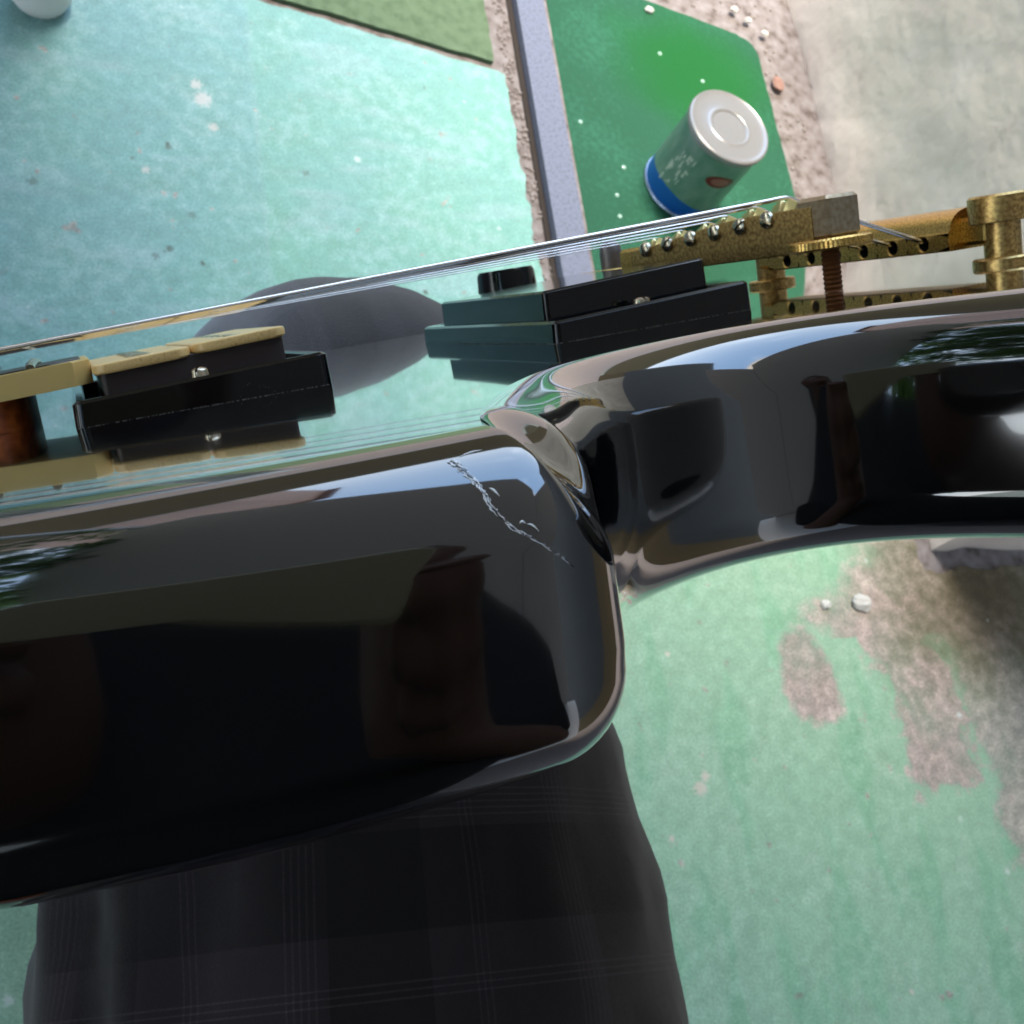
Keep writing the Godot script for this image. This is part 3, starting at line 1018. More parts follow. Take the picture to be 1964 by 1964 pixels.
func screw_head(s: Shape, at: Vector3, axis: Vector3, r: float, hgt: float, turn: float) -> void:   # a domed, slotted head
	var y := axis.normalized()
	var x := y.cross(Vector3(0.3, 0.5, 0.8)).normalized()
	var z := x.cross(y)
	var xf := Transform3D(Basis(x, y, z) * Basis(Vector3.UP, turn), at)
	var from := s.p.size()
	for half in [-1.0, 1.0]:
		var rows := []
		for k in 5:
			var a := k / 4.0 * PI / 2.0
			var row := PackedVector3Array()
			for j in 13:
				var th: float = PI * j / 12.0
				var q := Vector3(r * cos(a * 0.92) * cos(th), hgt * (0.35 + 0.65 * sin(a)) if k > 0 else 0.0, half * max(r * cos(a * 0.92) * sin(th), r * 0.14))
				row.append(q)
			rows.append(row)
		var f2 := s.p.size()
		s.grid(rows, false, true)
		s.fan(rows[0], true)
		s.fan(rows[-1])
		s.outward(f2)
	box(s, Vector3(r * 1.7, hgt * 0.5, r * 0.4), Transform3D(Basis.IDENTITY, Vector3(0, hgt * 0.25, 0)))
	s.move(xf, from)

func bridge_x(y: float) -> float:
	return 156.3 - 16.4 / 74.0 * (y - 7.5)

func make_guitar() -> void:
	guitar = thing("electric_guitar", "glossy black electric guitar with gold hardware resting on a plaid knee", "guitar")
	guitar.transform = Transform3D(G_X, G_Z, G_NY, G_AT)
	make_body()
	var s: Shape
	# --- neck pickup
	s = Shape.new()
	hollow_ring(s, [0.0, 44.0, 0.0, 89.0], 2.2, 4.35, 5.9, 2.4)
	commit(s, "pickup_ring", M.black_plastic, guitar, 17.0)
	var np := Node3D.new()
	np.name = "neck_pickup"
	guitar.add_child(np, true)
	s = Shape.new()
	slanted(s, [5.8, 38.4, 11.2, 78.5], 1.0, 0.5, 8.1, 9.7, 0.2)
	commit(s, "coil", M.black_satin, np)
	for k in 2:
		var x0 := 4.6 + 17.5 * k
		var z0 := 7.75 + 0.9 * k + (0.08 if k == 1 else 0.0)
		s = Shape.new()
		var from := 0
		var rows := []
		for q in [[0.35, 0.0], [0.0, 0.35], [0.0, 1.35], [0.12, 1.65], [0.45, 1.8]]:
			var row := PackedVector3Array()
			# the near end bows out like a stadium
			for e in ring_outline(x0 + q[0], x0 + 17.0 - q[0], 10.0 + q[0], 79.5 - q[0], 2.2, 6):
				var bow := 2.0 * (1.0 - pow((e.x - x0 - 8.5) / 8.5, 2.0))
				var y := e.y - bow if e.y < 40.0 else e.y + bow
				row.append(G(e.x, y, z0 + q[1] + 0.0455 * (e.x - x0)))
			rows.append(row)
		s.grid(rows, false, true)
		s.fan(rows[0], true)
		s.fan(rows[-1])
		s.outward(from)
		var bob := commit(s, "bobbin", M.cream, np)
		s = Shape.new()
		for j in 6:
			if k == 0: lathe(s, [Vector2(0.0024, 0), Vector2(0.0024, 0.0001), Vector2(0.002, 0.0002)], 14, Transform3D(Basis.IDENTITY, G(x0 + 8.5, 19.5 + 10.0 * j, z0 + 1.8 + 0.4)))
			else: screw_head(s, G(x0 + 8.5, 19.5 + 10.0 * j, z0 + 2.05), Vector3.UP, 0.0021, 0.00025, 0.6 * j)
		commit(s, "pole_pieces", M.nickel, bob)
	s = Shape.new()
	screw_head(s, G(22.0, 5.6, 5.0), Vector3(0.0, 1, 0), 0.0017, 0.0016, 0.7)
	commit(s, "height_screw", M.nickel, np)
	# --- bridge pickup
	s = Shape.new()
	hollow_ring(s, [87.4, 131.4, 0.0, 89.0], 1.6, 4.15, 5.9, 3.0)
	commit(s, "pickup_ring", M.black_plastic, guitar, 17.0)
	var bp := Node3D.new()
	bp.name = "bridge_pickup"
	guitar.add_child(bp, true)
	s = Shape.new()
	slanted(s, [90.1, 127.6, 10.0, 79.0], 1.3, 0.4, 9.9, 11.6, 0.62, 0.25)
	commit(s, "cover", M.black_plastic, bp, 17.0)
	s = Shape.new()
	slanted(s, [90.6, 128.2, 3.2, 85.8], 1.0, 0.3, 3.4, 4.9, 0.1)
	commit(s, "filler", M.dusty, bp)
	s = Shape.new()
	screw_head(s, G(109.0, 5.2, 4.8), Vector3.UP, 0.0019, 0.0011, 1.2)
	commit(s, "height_screw", M.nickel, bp)
	# --- dust caught along the foot of the rings
	s = Shape.new()
	for q in [[0.0, 0.0, 44.0, 0.0], [87.4, 0.0, 131.4, 0.0], [87.4, 0.0, 87.4, 60.0]]:
		for i in 170:
			var t := rng.randf()
			var at := G(lerpf(q[0], q[2], t), lerpf(q[1], q[3], t), 0.0) + Vector3(rng.randf_range(-0.2, 0.05), 0.05, rng.randf_range(-0.05, 0.25)) * 0.001
			box(s, Vector3(rng.randf_range(0.05, 0.28), rng.randf_range(0.04, 0.11), rng.randf_range(0.06, 0.16)) * 0.001, Transform3D(Basis(Vector3.UP, rng.randf() * TAU), at))
	for i in 20:
		var at := G(rng.randf_range(26, 43), -0.02, rng.randf_range(0.2, 3.0))
		if rng.randf() < 0.4: at = G(rng.randf_range(90, 130), -0.02, rng.randf_range(0.2, 2.5))
		box(s, Vector3.ONE * rng.randf_range(0.04, 0.11) * 0.001, Transform3D(Basis(Vector3.UP, rng.randf()), at))
	var dust := commit(s, "dust", mat(Color(0.42, 0.40, 0.38), 0.9), guitar)
	dust.set_meta("kind", "stuff")
	make_bridge()
	make_tailpiece()
	make_neck()
	make_strings()
	# --- a knob beyond the bridge pickup
	for q in [[132.0, 140.0, 8.8], [186.0, 152.0, 8.8]]:
		s = Shape.new()
		lathe(s, [Vector2(0.0100, 0.0005), Vector2(0.0098, 0.003), Vector2(0.0090, 0.0150), Vector2(0.0084, 0.0160)], 32, Transform3D(Basis.IDENTITY, G(q[0], q[1], 0)))
		commit(s, "control_knob", M.black_plastic, guitar)
	make_crack()

func make_bridge() -> void:
	var br := Node3D.new()
	br.name = "bridge"
	guitar.add_child(br, true)
	var along := G(bridge_x(1.0) - bridge_x(0.0), 1.0, 0.0).normalized()      # away from the camera
	var out := Vector3(along.z, 0, -along.x)
	if out.x > 0.0: out = -out                                               # towards the neck
	var at := func(y: float, o: float, z: float) -> Vector3: return G(bridge_x(y), y, z) + out * o * 0.001
	# bar: the front face rises from the far end to the near one and back (a slight arch)
	var s := Shape.new()
	var rows := []
	for i in 21:
		var y := lerpf(7.0, 66.0, i / 20.0)
		var top := 18.6 - 3.3 * smoothstep(24.0, 68.0, y)
		var bot := 9.1 + 0.6 * smoothstep(40.0, 66.0, y)
		rows.append(PackedVector3Array([at.call(y, 5.0, bot), at.call(y, 5.3, bot + 0.5), at.call(y, 5.3, top - 0.5), at.call(y, 5.0, top), at.call(y, 4.0, top), at.call(y, 3.7, top - 0.4), at.call(y, 3.6, 12.0), at.call(y, -3.6, 12.0), at.call(y, -3.8, top - 0.2), at.call(y, -5.0, top), at.call(y, -5.3, top - 0.6), at.call(y, -5.2, bot + 0.5), at.call(y, -4.8, bot)]))
	s.grid(rows, false, true)
	s.fan(rows[0], true)
	s.fan(rows[-1])
	s.outward()
	commit(s, "bar", M.tarnished, br)
	# end blocks
	for e in 2:
		s = Shape.new()
		var y0: float = [2.6, 62.5][e]
		var hgt: float = [20.3, 16.0][e]
		var bas := Basis(out, Vector3.UP, out.cross(Vector3.UP))
		box(s, Vector3(0.0102, (hgt - [11.4, 9.9][e]) * 0.001, 0.0090), Transform3D(bas, at.call(y0 + 4.5, 0.0, (hgt + [11.4, 9.9][e]) / 2.0)), 0.0008)
		commit(s, "end_block", M.gold if e == 1 else M.end_metal, br)
	# saddles and their screws
	for k in 6:
		var y := 19.3 + 8.15 * k
		var z := string_z(bridge_x(y), k)
		var o: float = [-1.0, 0.3, 1.2, -0.6, 0.5, 1.5][k]
		s = Shape.new()
		var f := s.p.size()
		var r2 := []
		for w in [-3.5, -1.0, -0.35, 0.35, 1.0, 3.5]:
			var dip := 0.7 if absf(w) < 0.5 else 0.0
			var low := 1.2 if absf(w) > 3.0 else 0.0
			r2.append(PackedVector3Array([at.call(y + w, o + 2.6, z - 4.5), at.call(y + w, o + 2.2, z - 2.6 - low), at.call(y + w, o + 0.3, z - 0.1 - dip - low), at.call(y + w, o - 0.3, z - 0.1 - dip - low), at.call(y + w, o - 2.2, z - 2.4 - low), at.call(y + w, o - 2.6, z - 4.5)]))
		s.grid(r2, false, true)
		s.fan(r2[0], true)
		s.fan(r2[-1])
		s.outward(f)
		commit(s, "saddle", M.brass, br)
		s = Shape.new()
		var ys := 19.2 + 8.15 * k
		var zs := 17.2 - 0.42 * k
		screw_head(s, at.call(ys, 5.2, zs), out, 0.0019, 0.0014, 0.5 + 1.1 * k)
		commit(s, "saddle_screw", M.nickel, br)
	# posts with their knurled wheels
	for e in 2:
		var y: float = [7.5, 81.5][e]
		var x := bridge_x(y)
		var post := Node3D.new()
		post.name = "bridge_post"
		guitar.add_child(post, true)
		s = Shape.new()
		var prof := []
		for i in 19:
			prof.append(Vector2(0.00205 if i % 2 == 0 else 0.0018, 0.0001 + 0.0005 * i))
		lathe(s, prof, 18, Transform3D(Basis.IDENTITY, G(x, y, 0)))
		commit(s, "thread", M.rust, post, 20.0)
		s = Shape.new()
		var seg := 120
		var rr := []
		for q in [[8.3, 9.3], [8.9, 9.6], [8.9, 11.1], [8.3, 11.5]]:
			var row := PackedVector3Array()
			for j in seg:
				var a := TAU * j / seg
				var r: float = q[0] * (1.0 - (0.018 if j % 2 == 0 and q[0] > 8.5 else 0.0))
				row.append(G(x + cos(a) * r, y + sin(a) * r, q[1]))
			rr.append(row)
		s.grid(rr, false, true)
		s.fan(rr[0], true)
		s.fan(rr[-1])
		s.outward()
		commit(s, "thumb_wheel", M.gold, post, 12.0)
	s = Shape.new()
	lathe(s, [Vector2(0.0030, 0.0), Vector2(0.0031, 0.004), Vector2(0.0028, 0.0058), Vector2(0.0018, 0.0070), Vector2(0.0006, 0.0075)], 20, Transform3D(Basis.IDENTITY, G(141.6, 83.5, 11.6)))
	commit(s, "post_cap", mat(Color(0.42, 0.40, 0.40), 0.4, 0.6), guitar)

func make_tailpiece() -> void:
	var tp := Node3D.new()
	tp.name = "tailpiece"
	guitar.add_child(tp, true)
	var x_front := func(y: float) -> float: return 192.2 - 0.075 * y
	# the bar: a curved section with the six string holes let into its front face
	var sec := [Vector2(0.0, 8.3)]
	for i in 13:
		var a := PI * (1.0 - i / 12.0)
		sec.append(Vector2(6.6 + 6.1 * cos(a), 8.9 + 4.6 * sin(a)))
	sec.append_array([Vector2(12.6, 6.8), Vector2(12.0, 5.2), Vector2(10.6, 4.2), Vector2(0.4, 4.2), Vector2(0.0, 4.5)])
	var st := Shape.new()
	var rows := []
	for y: float in [11.5, 14.5, 20.0, 30.0, 40.0, 50.0, 60.0, 69.0, 74.5, 77.5]:
		var row := PackedVector3Array()
		for q: Vector2 in sec: row.append(G(x_front.call(y) + q.x, y, q.y))
		rows.append(row)
	st.grid(rows)
	st.fan(rows[0], true)
	st.fan(rows[-1])
	if (st.p[1] - st.p[0]).cross(st.p[2] - st.p[0]).y < 0.0: st.flip()
	var hole := Shape.new()
	var face := func(y: float, z: float, deep: float) -> Vector3: return G(x_front.call(y) + deep, y, z)
	for k in 6:
		var yc := 19.5 + 10.0 * k
		var y0 := yc - 5.0 if k > 0 else 11.5
		var y1 := yc + 5.0 if k < 5 else 77.5
		var rim := PackedVector3Array()
		var lip := PackedVector3Array()
		var inner := PackedVector3Array()
		var border := PackedVector3Array()
		for j in 24:
			var a := TAU * j / 24.0 + PI / 24.0
			var d := Vector2(cos(a), sin(a))
			rim.append(face.call(yc + d.x * 1.9, 6.4 + d.y * 1.9, 0.0))
			lip.append(face.call(yc + d.x * 1.6, 6.4 + d.y * 1.6, 0.35))
			inner.append(face.call(yc + d.x * 1.6, 6.4 + d.y * 1.6, 7.0))
			var t := 1e9
			if absf(d.x) > 1e-6: t = min(t, ((y1 - yc) if d.x > 0.0 else (y0 - yc)) / d.x)
			if absf(d.y) > 1e-6: t = min(t, ((8.3 - 6.4) if d.y > 0.0 else (4.5 - 6.4)) / d.y)
			border.append(face.call(yc + d.x * t, 6.4 + d.y * t, 0.0))
		var from := st.p.size()
		st.grid([border, rim, lip], false, true)
		if (st.p[from + 1] - st.p[from]).cross(st.p[from + 2] - st.p[from]).x > 0.0: st.flip(from)
		hole.grid([lip, inner], false, true)
		hole.fan(inner)
	commit(st, "bar", M.gold, tp)
	commit(hole, "string_hole", M.dark, tp)
	for e in 2:
		var y: float = [3.5, 86.5][e]
		var x: float = x_front.call(y) + 6.6
		var s := Shape.new()
		# ear of the bar, hooked round the stud
		var yy: float = 8.0 if e == 0 else 82.0
		box(s, Vector3(0.0105, 0.0062, 0.0085), Transform3D(Basis.IDENTITY, G(x + 1.5, yy, 8.0)), 0.0008)
		commit(s, "ear", M.gold, tp)
		s = Shape.new()
		lathe(s, [Vector2(0.0066, 0.0), Vector2(0.0066, 0.0012), Vector2(0.0062, 0.0016), Vector2(0.0040, 0.0016), Vector2(0.0040, 0.0092), Vector2(0.0067, 0.0092), Vector2(0.0069, 0.0096), Vector2(0.0069, 0.0148), Vector2(0.0064, 0.0153)], 40, Transform3D(Basis.IDENTITY, G(x + 0.6, y, 0)))
		commit(s, "stud", M.tarnished, tp)

func make_neck() -> void:
	var s := Shape.new()
	# fretboard: binding slab with a clipped corner, the dark board let into it
	var slab := func(called: String, m: Material, o: PackedVector2Array, lo: float, hi: float, parent: Node) -> MeshInstance3D:
		var sh := Shape.new()
		var f := sh.p.size()
		var a := PackedVector3Array()
		var b := PackedVector3Array()
		var c := PackedVector3Array()
		for q in o:
			var dz := 0.0412 * (q.x - 2.0)
			var q2 := q.lerp(Vector2(-100, 44.5), 0.004)
			a.append(G(q.x, q.y, lo + dz)); b.append(G(q.x, q.y, hi - 0.3 + dz)); c.append(G(q2.x, q2.y, hi + dz))
		sh.grid([a, b, c], false, true)
		sh.fan(a, true)
		sh.fan(c)
		sh.outward(f)
		return commit(sh, called, m, parent, 30.0)
	var fb: MeshInstance3D = slab.call("fretboard", M.binding, PackedVector2Array([Vector2(1.6, 18.6), Vector2(4.6, 23.0), Vector2(4.6, 66.0), Vector2(1.6, 70.4), Vector2(-430, 66.0), Vector2(-430, 23.0)]), 6.3, 10.8, guitar)
	slab.call("playing_surface", M.ebony, PackedVector2Array([Vector2(-2.0, 20.8), Vector2(3.2, 24.0), Vector2(3.2, 65.0), Vector2(-2.0, 68.2), Vector2(-428, 64.5), Vector2(-428, 24.5)]), 7.0, 11.05, fb)
	for k in 5:
		s = Shape.new()
		var x: float = [-5.5, -15.4, -26.0, -37.2, -49.0][k]
		tube(s, PackedVector3Array([G(x, 19.0, 10.85 + 0.0412 * (x - 2)), G(x, 21.0, 11.3 + 0.0412 * (x - 2)), G(x, 44.5, 11.7 + 0.0412 * (x - 2)), G(x, 68.0, 11.3 + 0.0412 * (x - 2)), G(x, 70.0, 10.85 + 0.0412 * (x - 2))]), [0.0009], 8)
		commit(s, "fret", M.nickel, fb)
	s = Shape.new()
	# the wooden tongue under the fretboard, with a rounded end
	var o := PackedVector2Array()
	for i in 13:
		var a := -PI / 2.0 + PI * i / 12.0
		o.append(Vector2(-13.0 + 6.5 * cos(a), -44.5 + 24.0 * sin(a)) * 0.001)
	o.append_array([Vector2(-0.068, -0.0205), Vector2(-0.068, -0.0685)])
	prism(s, o, 0.00002, 0.00565)
	commit(s, "neck_tongue", M.wood, guitar)
	s = Shape.new()
	var rows := []
	for i in 12:
		var x := lerpf(-60.0, -430.0, i / 11.0)
		var row := PackedVector3Array()
		for j in 16:
			var a := PI + PI * j / 15.0
			row.append(G(x, 44.5 + 26.0 * cos(a) * (1.0 - 0.0002 * i), 6.2 + 0.0412 * (x - 2) + 19.0 * sin(a)))
		rows.append(row)
	s.grid(rows, false, true)
	s.fan(rows[0], true)
	s.fan(rows[-1])
	s.outward()
	commit(s, "neck", M.lacquer, guitar)

func string_z(x: float, k: int) -> float:
	return 15.04 + 0.0412 * x - k * (0.16 + 0.0036 * maxf(x, 0.0))

func make_strings() -> void:
	for k in 6:
		var y := 19.3 + 8.15 * k
		var yt := 19.5 + 10.0 * k
		var r: float = [0.00052, 0.00038, 0.00030, 0.00020, 0.00016, 0.00013][k]
		var bx: float = bridge_x(y) + [1.0, -0.3, -1.2, 0.6, -0.5, -1.5][k]
		var path := PackedVector3Array()
		for i in 21: 
			var x := lerpf(-430.0, bx - 4.0, i / 20.0)
			path.append(G(x, lerpf(26.0 + 7.4 * k, y, (x + 430.0) / 590.0), string_z(x, k)))
		var zt := string_z(bx, k)
		path.append(G(bx - 1.6, y, zt + 0.02))
		path.append(G(bx, y, zt))
		path.append(G(bx + 1.6, y, zt - 0.5))
		path.append(G(bx + 3.5, y, zt - 1.5))
		var tx := 192.2 - 0.075 * yt
		path.append(G(tx - 0.4, yt, 7.2))
		path.append(G(tx + 3.0, yt, 6.6))
		var s := Shape.new()
		tube(s, path, [r], 12)
		commit(s, "string", M.string, guitar)

# a split in the lacquer running from the top edge down round the tip of the horn: a raised, broken lip with chips beside it
func make_crack() -> void:
	var path := [Vector3(32.73, -101.91, -1.95), Vector3(33.1, -102.56, -2.42), Vector3(33.59, -103.41, -3.15), Vector3(34.22, -104.28, -4.09), Vector3(34.45, -105.03, -5.11), Vector3(34.81, -105.79, -6.5), Vector3(35.46, -106.22, -7.53), Vector3(36.24, -106.55, -8.59), Vector3(37.31, -106.74, -9.37), Vector3(38.49, -106.88, -10.31), Vector3(39.56, -106.83, -11.41), Vector3(40.63, -106.65, -12.36), Vector3(41.88, -106.3, -13.78)]
	var crack := Node3D.new()
	crack.name = "lacquer_crack"
	guitar.add_child(crack, true)
	var nz := noise(0.9, 2, 601)
	var on_rim := func(q: Vector3) -> Vector3:            # back onto the rounded rim of the tip
		var c := Vector2(q.x, -95.9 + maxf(0.0, 38.3 - q.x) * 0.045)
		if q.x > 38.3: c.x = 38.3
		var d := Vector2(q.x, q.y) - c
		var out := d.normalized()
		var r := EDGE_R
		if q.z > -EDGE_R:
			var a := atan2(d.length(), EDGE_R + q.z)
			return Vector3(c.x + out.x * r * sin(a), c.y + out.y * r * sin(a), -r + r * cos(a))
		return Vector3(c.x + out.x * r, c.y + out.y * r, q.z)
	var cr := RandomNumberGenerator.new()
	cr.seed = 91
	var dark := PackedVector3Array()
	var chips := Shape.new()
	var t := 0.0
	while t < 11.95:
		var q: Vector3 = (path[int(t)] as Vector3).lerp(path[int(t) + 1], t - int(t))
		var along: Vector3 = ((path[int(t) + 1] as Vector3) - path[int(t)]).normalized()
		var side: Vector3 = along.cross(Vector3(0, -0.8, 0.5)).normalized()
		var thin := 1.0 - t / 13.5
		q += side * cr.randf_range(-0.16, 0.16) * thin
		var c0: Vector3 = on_rim.call(q)
		dark.append(G(c0.x, c0.y, c0.z))
		var nrm := side.cross(along).normalized()
		if nrm.y > 0.0: nrm = -nrm
		for edge in [-1.0, 1.0]:
			if cr.randf() < (0.42 if t < 7.0 else 0.66): continue
			# one angular flake of lacquer, standing on edge at the side of the split
			var at: Vector3 = q + side * edge * cr.randf_range(0.10, 0.34) * thin
			var l := cr.randf_range(0.10, 0.42) * (0.5 + 0.5 * thin)
			var w := cr.randf_range(0.025, 0.085) * (0.4 + 0.6 * thin)
			var skew := cr.randf_range(-0.6, 0.6)
			var base := PackedVector3Array()
			var crest := PackedVector3Array()
			for e: Vector2 in [Vector2(-1, 0.1), Vector2(-0.35, 1), Vector2(0.5, 0.7), Vector2(1, -0.2), Vector2(0.3, -1), Vector2(-0.5, -0.8)]:
				var p := at + along * (l * e.x * cr.randf_range(0.7, 1.1)) + side * (w * e.y * cr.randf_range(0.7, 1.3) + skew * l * e.x * 0.5)
				p = on_rim.call(p)
				base.append(G(p.x, p.y, p.z))
				p += nrm * cr.randf_range(0.02, 0.10) * thin
				crest.append(G(p.x, p.y, p.z))
			var from := chips.p.size()
			chips.grid([base, crest], false, true)
			chips.fan(crest)
			chips.fan(base, true)
			chips.outward(from)
		t += cr.randf_range(0.10, 0.24)
	for edge in [-1.0, 1.0]:                     # the torn lips of the split, thin and angular
		var run := PackedVector3Array()
		var radii := []
		var u := 0.0
		while u < (11.9 if edge > 0.0 else 8.5):
			var q: Vector3 = (path[int(u)] as Vector3).lerp(path[int(u) + 1], u - int(u))
			var along: Vector3 = ((path[int(u) + 1] as Vector3) - path[int(u)]).normalized()
			var side: Vector3 = along.cross(Vector3(0, -0.8, 0.5)).normalized()
			q += side * (edge * 0.20 * (1.0 - u / 13.0) + cr.randf_range(-0.15, 0.15) * (1.0 - u / 15.0))
			q = on_rim.call(q)
			run.append(G(q.x, q.y, q.z))
			radii.append(0.001 * (0.0 if cr.randf() < 0.16 else cr.randf_range(0.035, 0.085)) * (1.0 - u / 20.0) + 0.000002)
			u += cr.randf_range(0.14, 0.36)
		tube(chips, run, radii, 5)
	commit(chips, "chipped_edge", M.chip, crack, 12.0)
	var ds := Shape.new()
	tube(ds, dark, [0.00004], 6)
	commit(ds, "split", M.dark, crack)
	# curled flakes at the top end and beside the split
	for q in [[33.7, -101.7, -1.8, 36.1, -101.5, -1.6, 0.09], [33.0, -101.9, -2.0, 33.4, -102.6, -2.3, 0.09], [35.1, -104.9, -4.6, 35.8, -105.3, -5.6, 0.11], [37.6, -106.6, -8.4, 38.6, -106.9, -9.3, 0.09], [36.9, -106.7, -8.2, 37.5, -106.8, -8.3, 0.10]]:
		var run := PackedVector3Array()
		var radii := []
		for i in 9:
			var tt := i / 8.0
			var p := Vector3(q[0], q[1], q[2]).lerp(Vector3(q[3], q[4], q[5]), tt) + Vector3(0, 0, 0.25 * sin(tt * PI))
			p = on_rim.call(p)
			run.append(G(p.x, p.y, p.z)); radii.append(0.001 * q[6] * sin(PI * clampf(tt, 0.04, 0.96)))
		var s := Shape.new()
		tube(s, run, radii, 8)
		commit(s, "flake", M.chip, crack, 60.0)

# ---------------------------------------------------------------- person, jar, small things
func make_person() -> void:
	var p := thing("person", "seated person in dark plaid trousers holding the guitar on one thigh", "person")
	var knee := Vector3(0.135, 0.372, -0.204)
	# trousers: one leg swept from hip to ankle, with folds
	for side in 2:
		var path: PackedVector3Array
		if side == 0: path = PackedVector3Array([Vector3(0.100, 0.40, 0.36), Vector3(0.108, 0.375, 0.20), Vector3(0.119, 0.366, 0.05), Vector3(0.127, 0.366, -0.09), knee + Vector3(0, 0.004, 0.01), Vector3(0.127, 0.31, -0.228), Vector3(0.128, 0.20, -0.215), Vector3(0.130, 0.07, -0.20)])
		else: path = PackedVector3Array([Vector3(-0.16, 0.40, 0.36), Vector3(-0.20, 0.38, 0.20), Vector3(-0.26, 0.375, 0.05), Vector3(-0.31, 0.37, -0.06), Vector3(-0.335, 0.36, -0.12), Vector3(-0.34, 0.30, -0.14), Vector3(-0.34, 0.20, -0.13), Vector3(-0.34, 0.07, -0.12)])
		var c := Curve3D.new()
		for i in path.size():
			var d := (path[min(i + 1, path.size() - 1)] - path[max(i - 1, 0)]) * 0.2
			c.add_point(path[i], -d, d)
		var rad := Curve.new()
		rad.max_value = 1.0
		for q in [[0.0, 0.118], [0.2, 0.115], [0.34, 0.113], [0.42, 0.111], [0.48, 0.107], [0.53, 0.094], [0.61, 0.070], [0.64, 0.066], [0.72, 0.070], [0.85, 0.078], [1.0, 0.085]]:
			rad.add_point(Vector2(q[0], q[1]))
		var wob := noise(5.0, 3, 200 + side)
		var fold := noise(14.0, 2, 210 + side)
		var rows := []
		var n := 90
		var L := c.get_baked_length()
		var up := Vector3.UP
		for i in n + 1:
			var t := i / float(n)
			var q := c.sample_baked(L * t, true)
			var d := (c.sample_baked(min(L, L * t + 0.01), true) - c.sample_baked(max(0.0, L * t - 0.01), true)).normalized()
			var sd := Vector3.RIGHT
			sd = (sd - d * sd.dot(d)).normalized()
			up = sd.cross(d).normalized()
			var ring := PackedVector3Array()
			for j in 96:
				var a := TAU * j / 96.0
				var dir := sd * cos(a) + up * sin(a)
				var r := rad.sample_baked(t)
				var w := q + dir * r
				r += 0.006 * wob.get_noise_3dv(w) + 0.007 * fold.get_noise_3d(w.x * 2.2 + w.z * 0.9, w.y * 0.8, w.z * 0.8 - w.x * 0.7) * (0.35 + 0.9 * smoothstep(0.09, 0.0, w.x))
				for fd: Array in [[2.35, 1.7, 0.12, 0.008], [2.70, 1.5, 0.14, 0.007], [3.02, 0.9, 0.10, 0.003], [1.85, 1.9, 0.13, 0.004]]:
					var off := (a - (fd[0] as float) - (fd[1] as float) * (t - 0.33)) / (fd[2] as float)
					if side == 0 and absf(off) < 3.0: r += (fd[3] as float) * exp(-off * off) * smoothstep(0.1, 0.25, t) * smoothstep(0.56, 0.40, t)
				ring.append(q + Vector3(dir.x * r * 1.0, dir.y * r * (0.92 if t < 0.6 else 1.0), dir.z * r))
			rows.append(ring)
		var s := Shape.new()
		s.grid(rows, false, true, 10.0, 8.0)
		s.fan(rows[0], true)
		s.fan(rows[-1])
		s.outward()
		commit(s, "trouser_leg", M.plaid, p, 60.0)
	# head, arms and hands as one body; a dark shirt over it
	var e := [Vector3(0.24, 0.66, 0.36), Vector3(-0.31, 0.72, 0.24)]
	var sh := [Vector3(0.16, 1.0, 0.36), Vector3(-0.20, 1.0, 0.36)]
	var pc := CAM_AT - CAM_F * 0.012 - CAM_R * 0.035 - CAM_U * 0.0275          # middle of the phone
	var wr := [pc + CAM_R * 0.092 - CAM_U * 0.085 - CAM_F * 0.036, pc - CAM_R * 0.092 - CAM_U * 0.085 - CAM_F * 0.036]
	var bones := []
	for k in 2:
		bones.append([sh[k], e[k], 0.048, 0.040])
		bones.append([e[k], wr[k], 0.040, 0.027])
		var hx := CAM_R * (1.0 if k == 0 else -1.0)
		var palm: Vector3 = wr[k] + CAM_U * 0.045 + hx * 0.004
		bones.append([wr[k], palm, 0.026, 0.030])
	bones.append([Vector3(-0.02, 1.04, 0.36), Vector3(-0.02, 1.16, 0.30), 0.055, 0.055])
	bones.append([Vector3(-0.02, 1.19, 0.27), Vector3(-0.02, 1.26, 0.24), 0.078, 0.095])
	bones.append([Vector3(-0.02, 1.14, 0.20), Vector3(-0.02, 1.18, 0.23), 0.045, 0.06])
	bones.append([Vector3(-0.02, 1.19, 0.145), Vector3(-0.02, 1.22, 0.165), 0.014, 0.008])
	bones.append([Vector3(-0.02, 0.95, 0.36), Vector3(-0.02, 0.5, 0.36), 0.12, 0.12])
	var s := Shape.new()
	blob(s, bones, 0.011, 0.03)
	# fingers, each rooted in the palm and curled round the edge of the phone
	for k in 2:
		var hx := CAM_R * (1.0 if k == 0 else -1.0)
		var palm: Vector3 = wr[k] + CAM_U * 0.045 + hx * 0.004
		var fb := []
		for i in 4:
			var root := palm + CAM_U * (0.026 - 0.017 * i) + CAM_F * 0.008
			var l: float = [0.9, 1.0, 0.94, 0.78][i]
			var a: Vector3 = root + (CAM_F * 0.016 + hx * 0.010) * l
			var b: Vector3 = a + (CAM_F * 0.007 - hx * 0.018) * l
			var d := b + (CAM_F * 0.002 - hx * 0.020) * l
			fb.append([root, a, 0.0095, 0.0088]); fb.append([a, b, 0.0088, 0.0082]); fb.append([b, d, 0.0082, 0.0068])
		var tr: Vector3 = palm - CAM_U * 0.012 - hx * 0.012
		var ta := tr + CAM_U * 0.030 - hx * 0.016
		fb.append([tr, ta, 0.013, 0.0105]); fb.append([ta, ta + CAM_U * 0.026 - hx * 0.006, 0.0105, 0.0085])
		blob(s, fb, 0.004, 0.004)
	commit(s, "body", mat(Color(0.42, 0.30, 0.25), 0.6), p, 60.0)
	s = Shape.new()
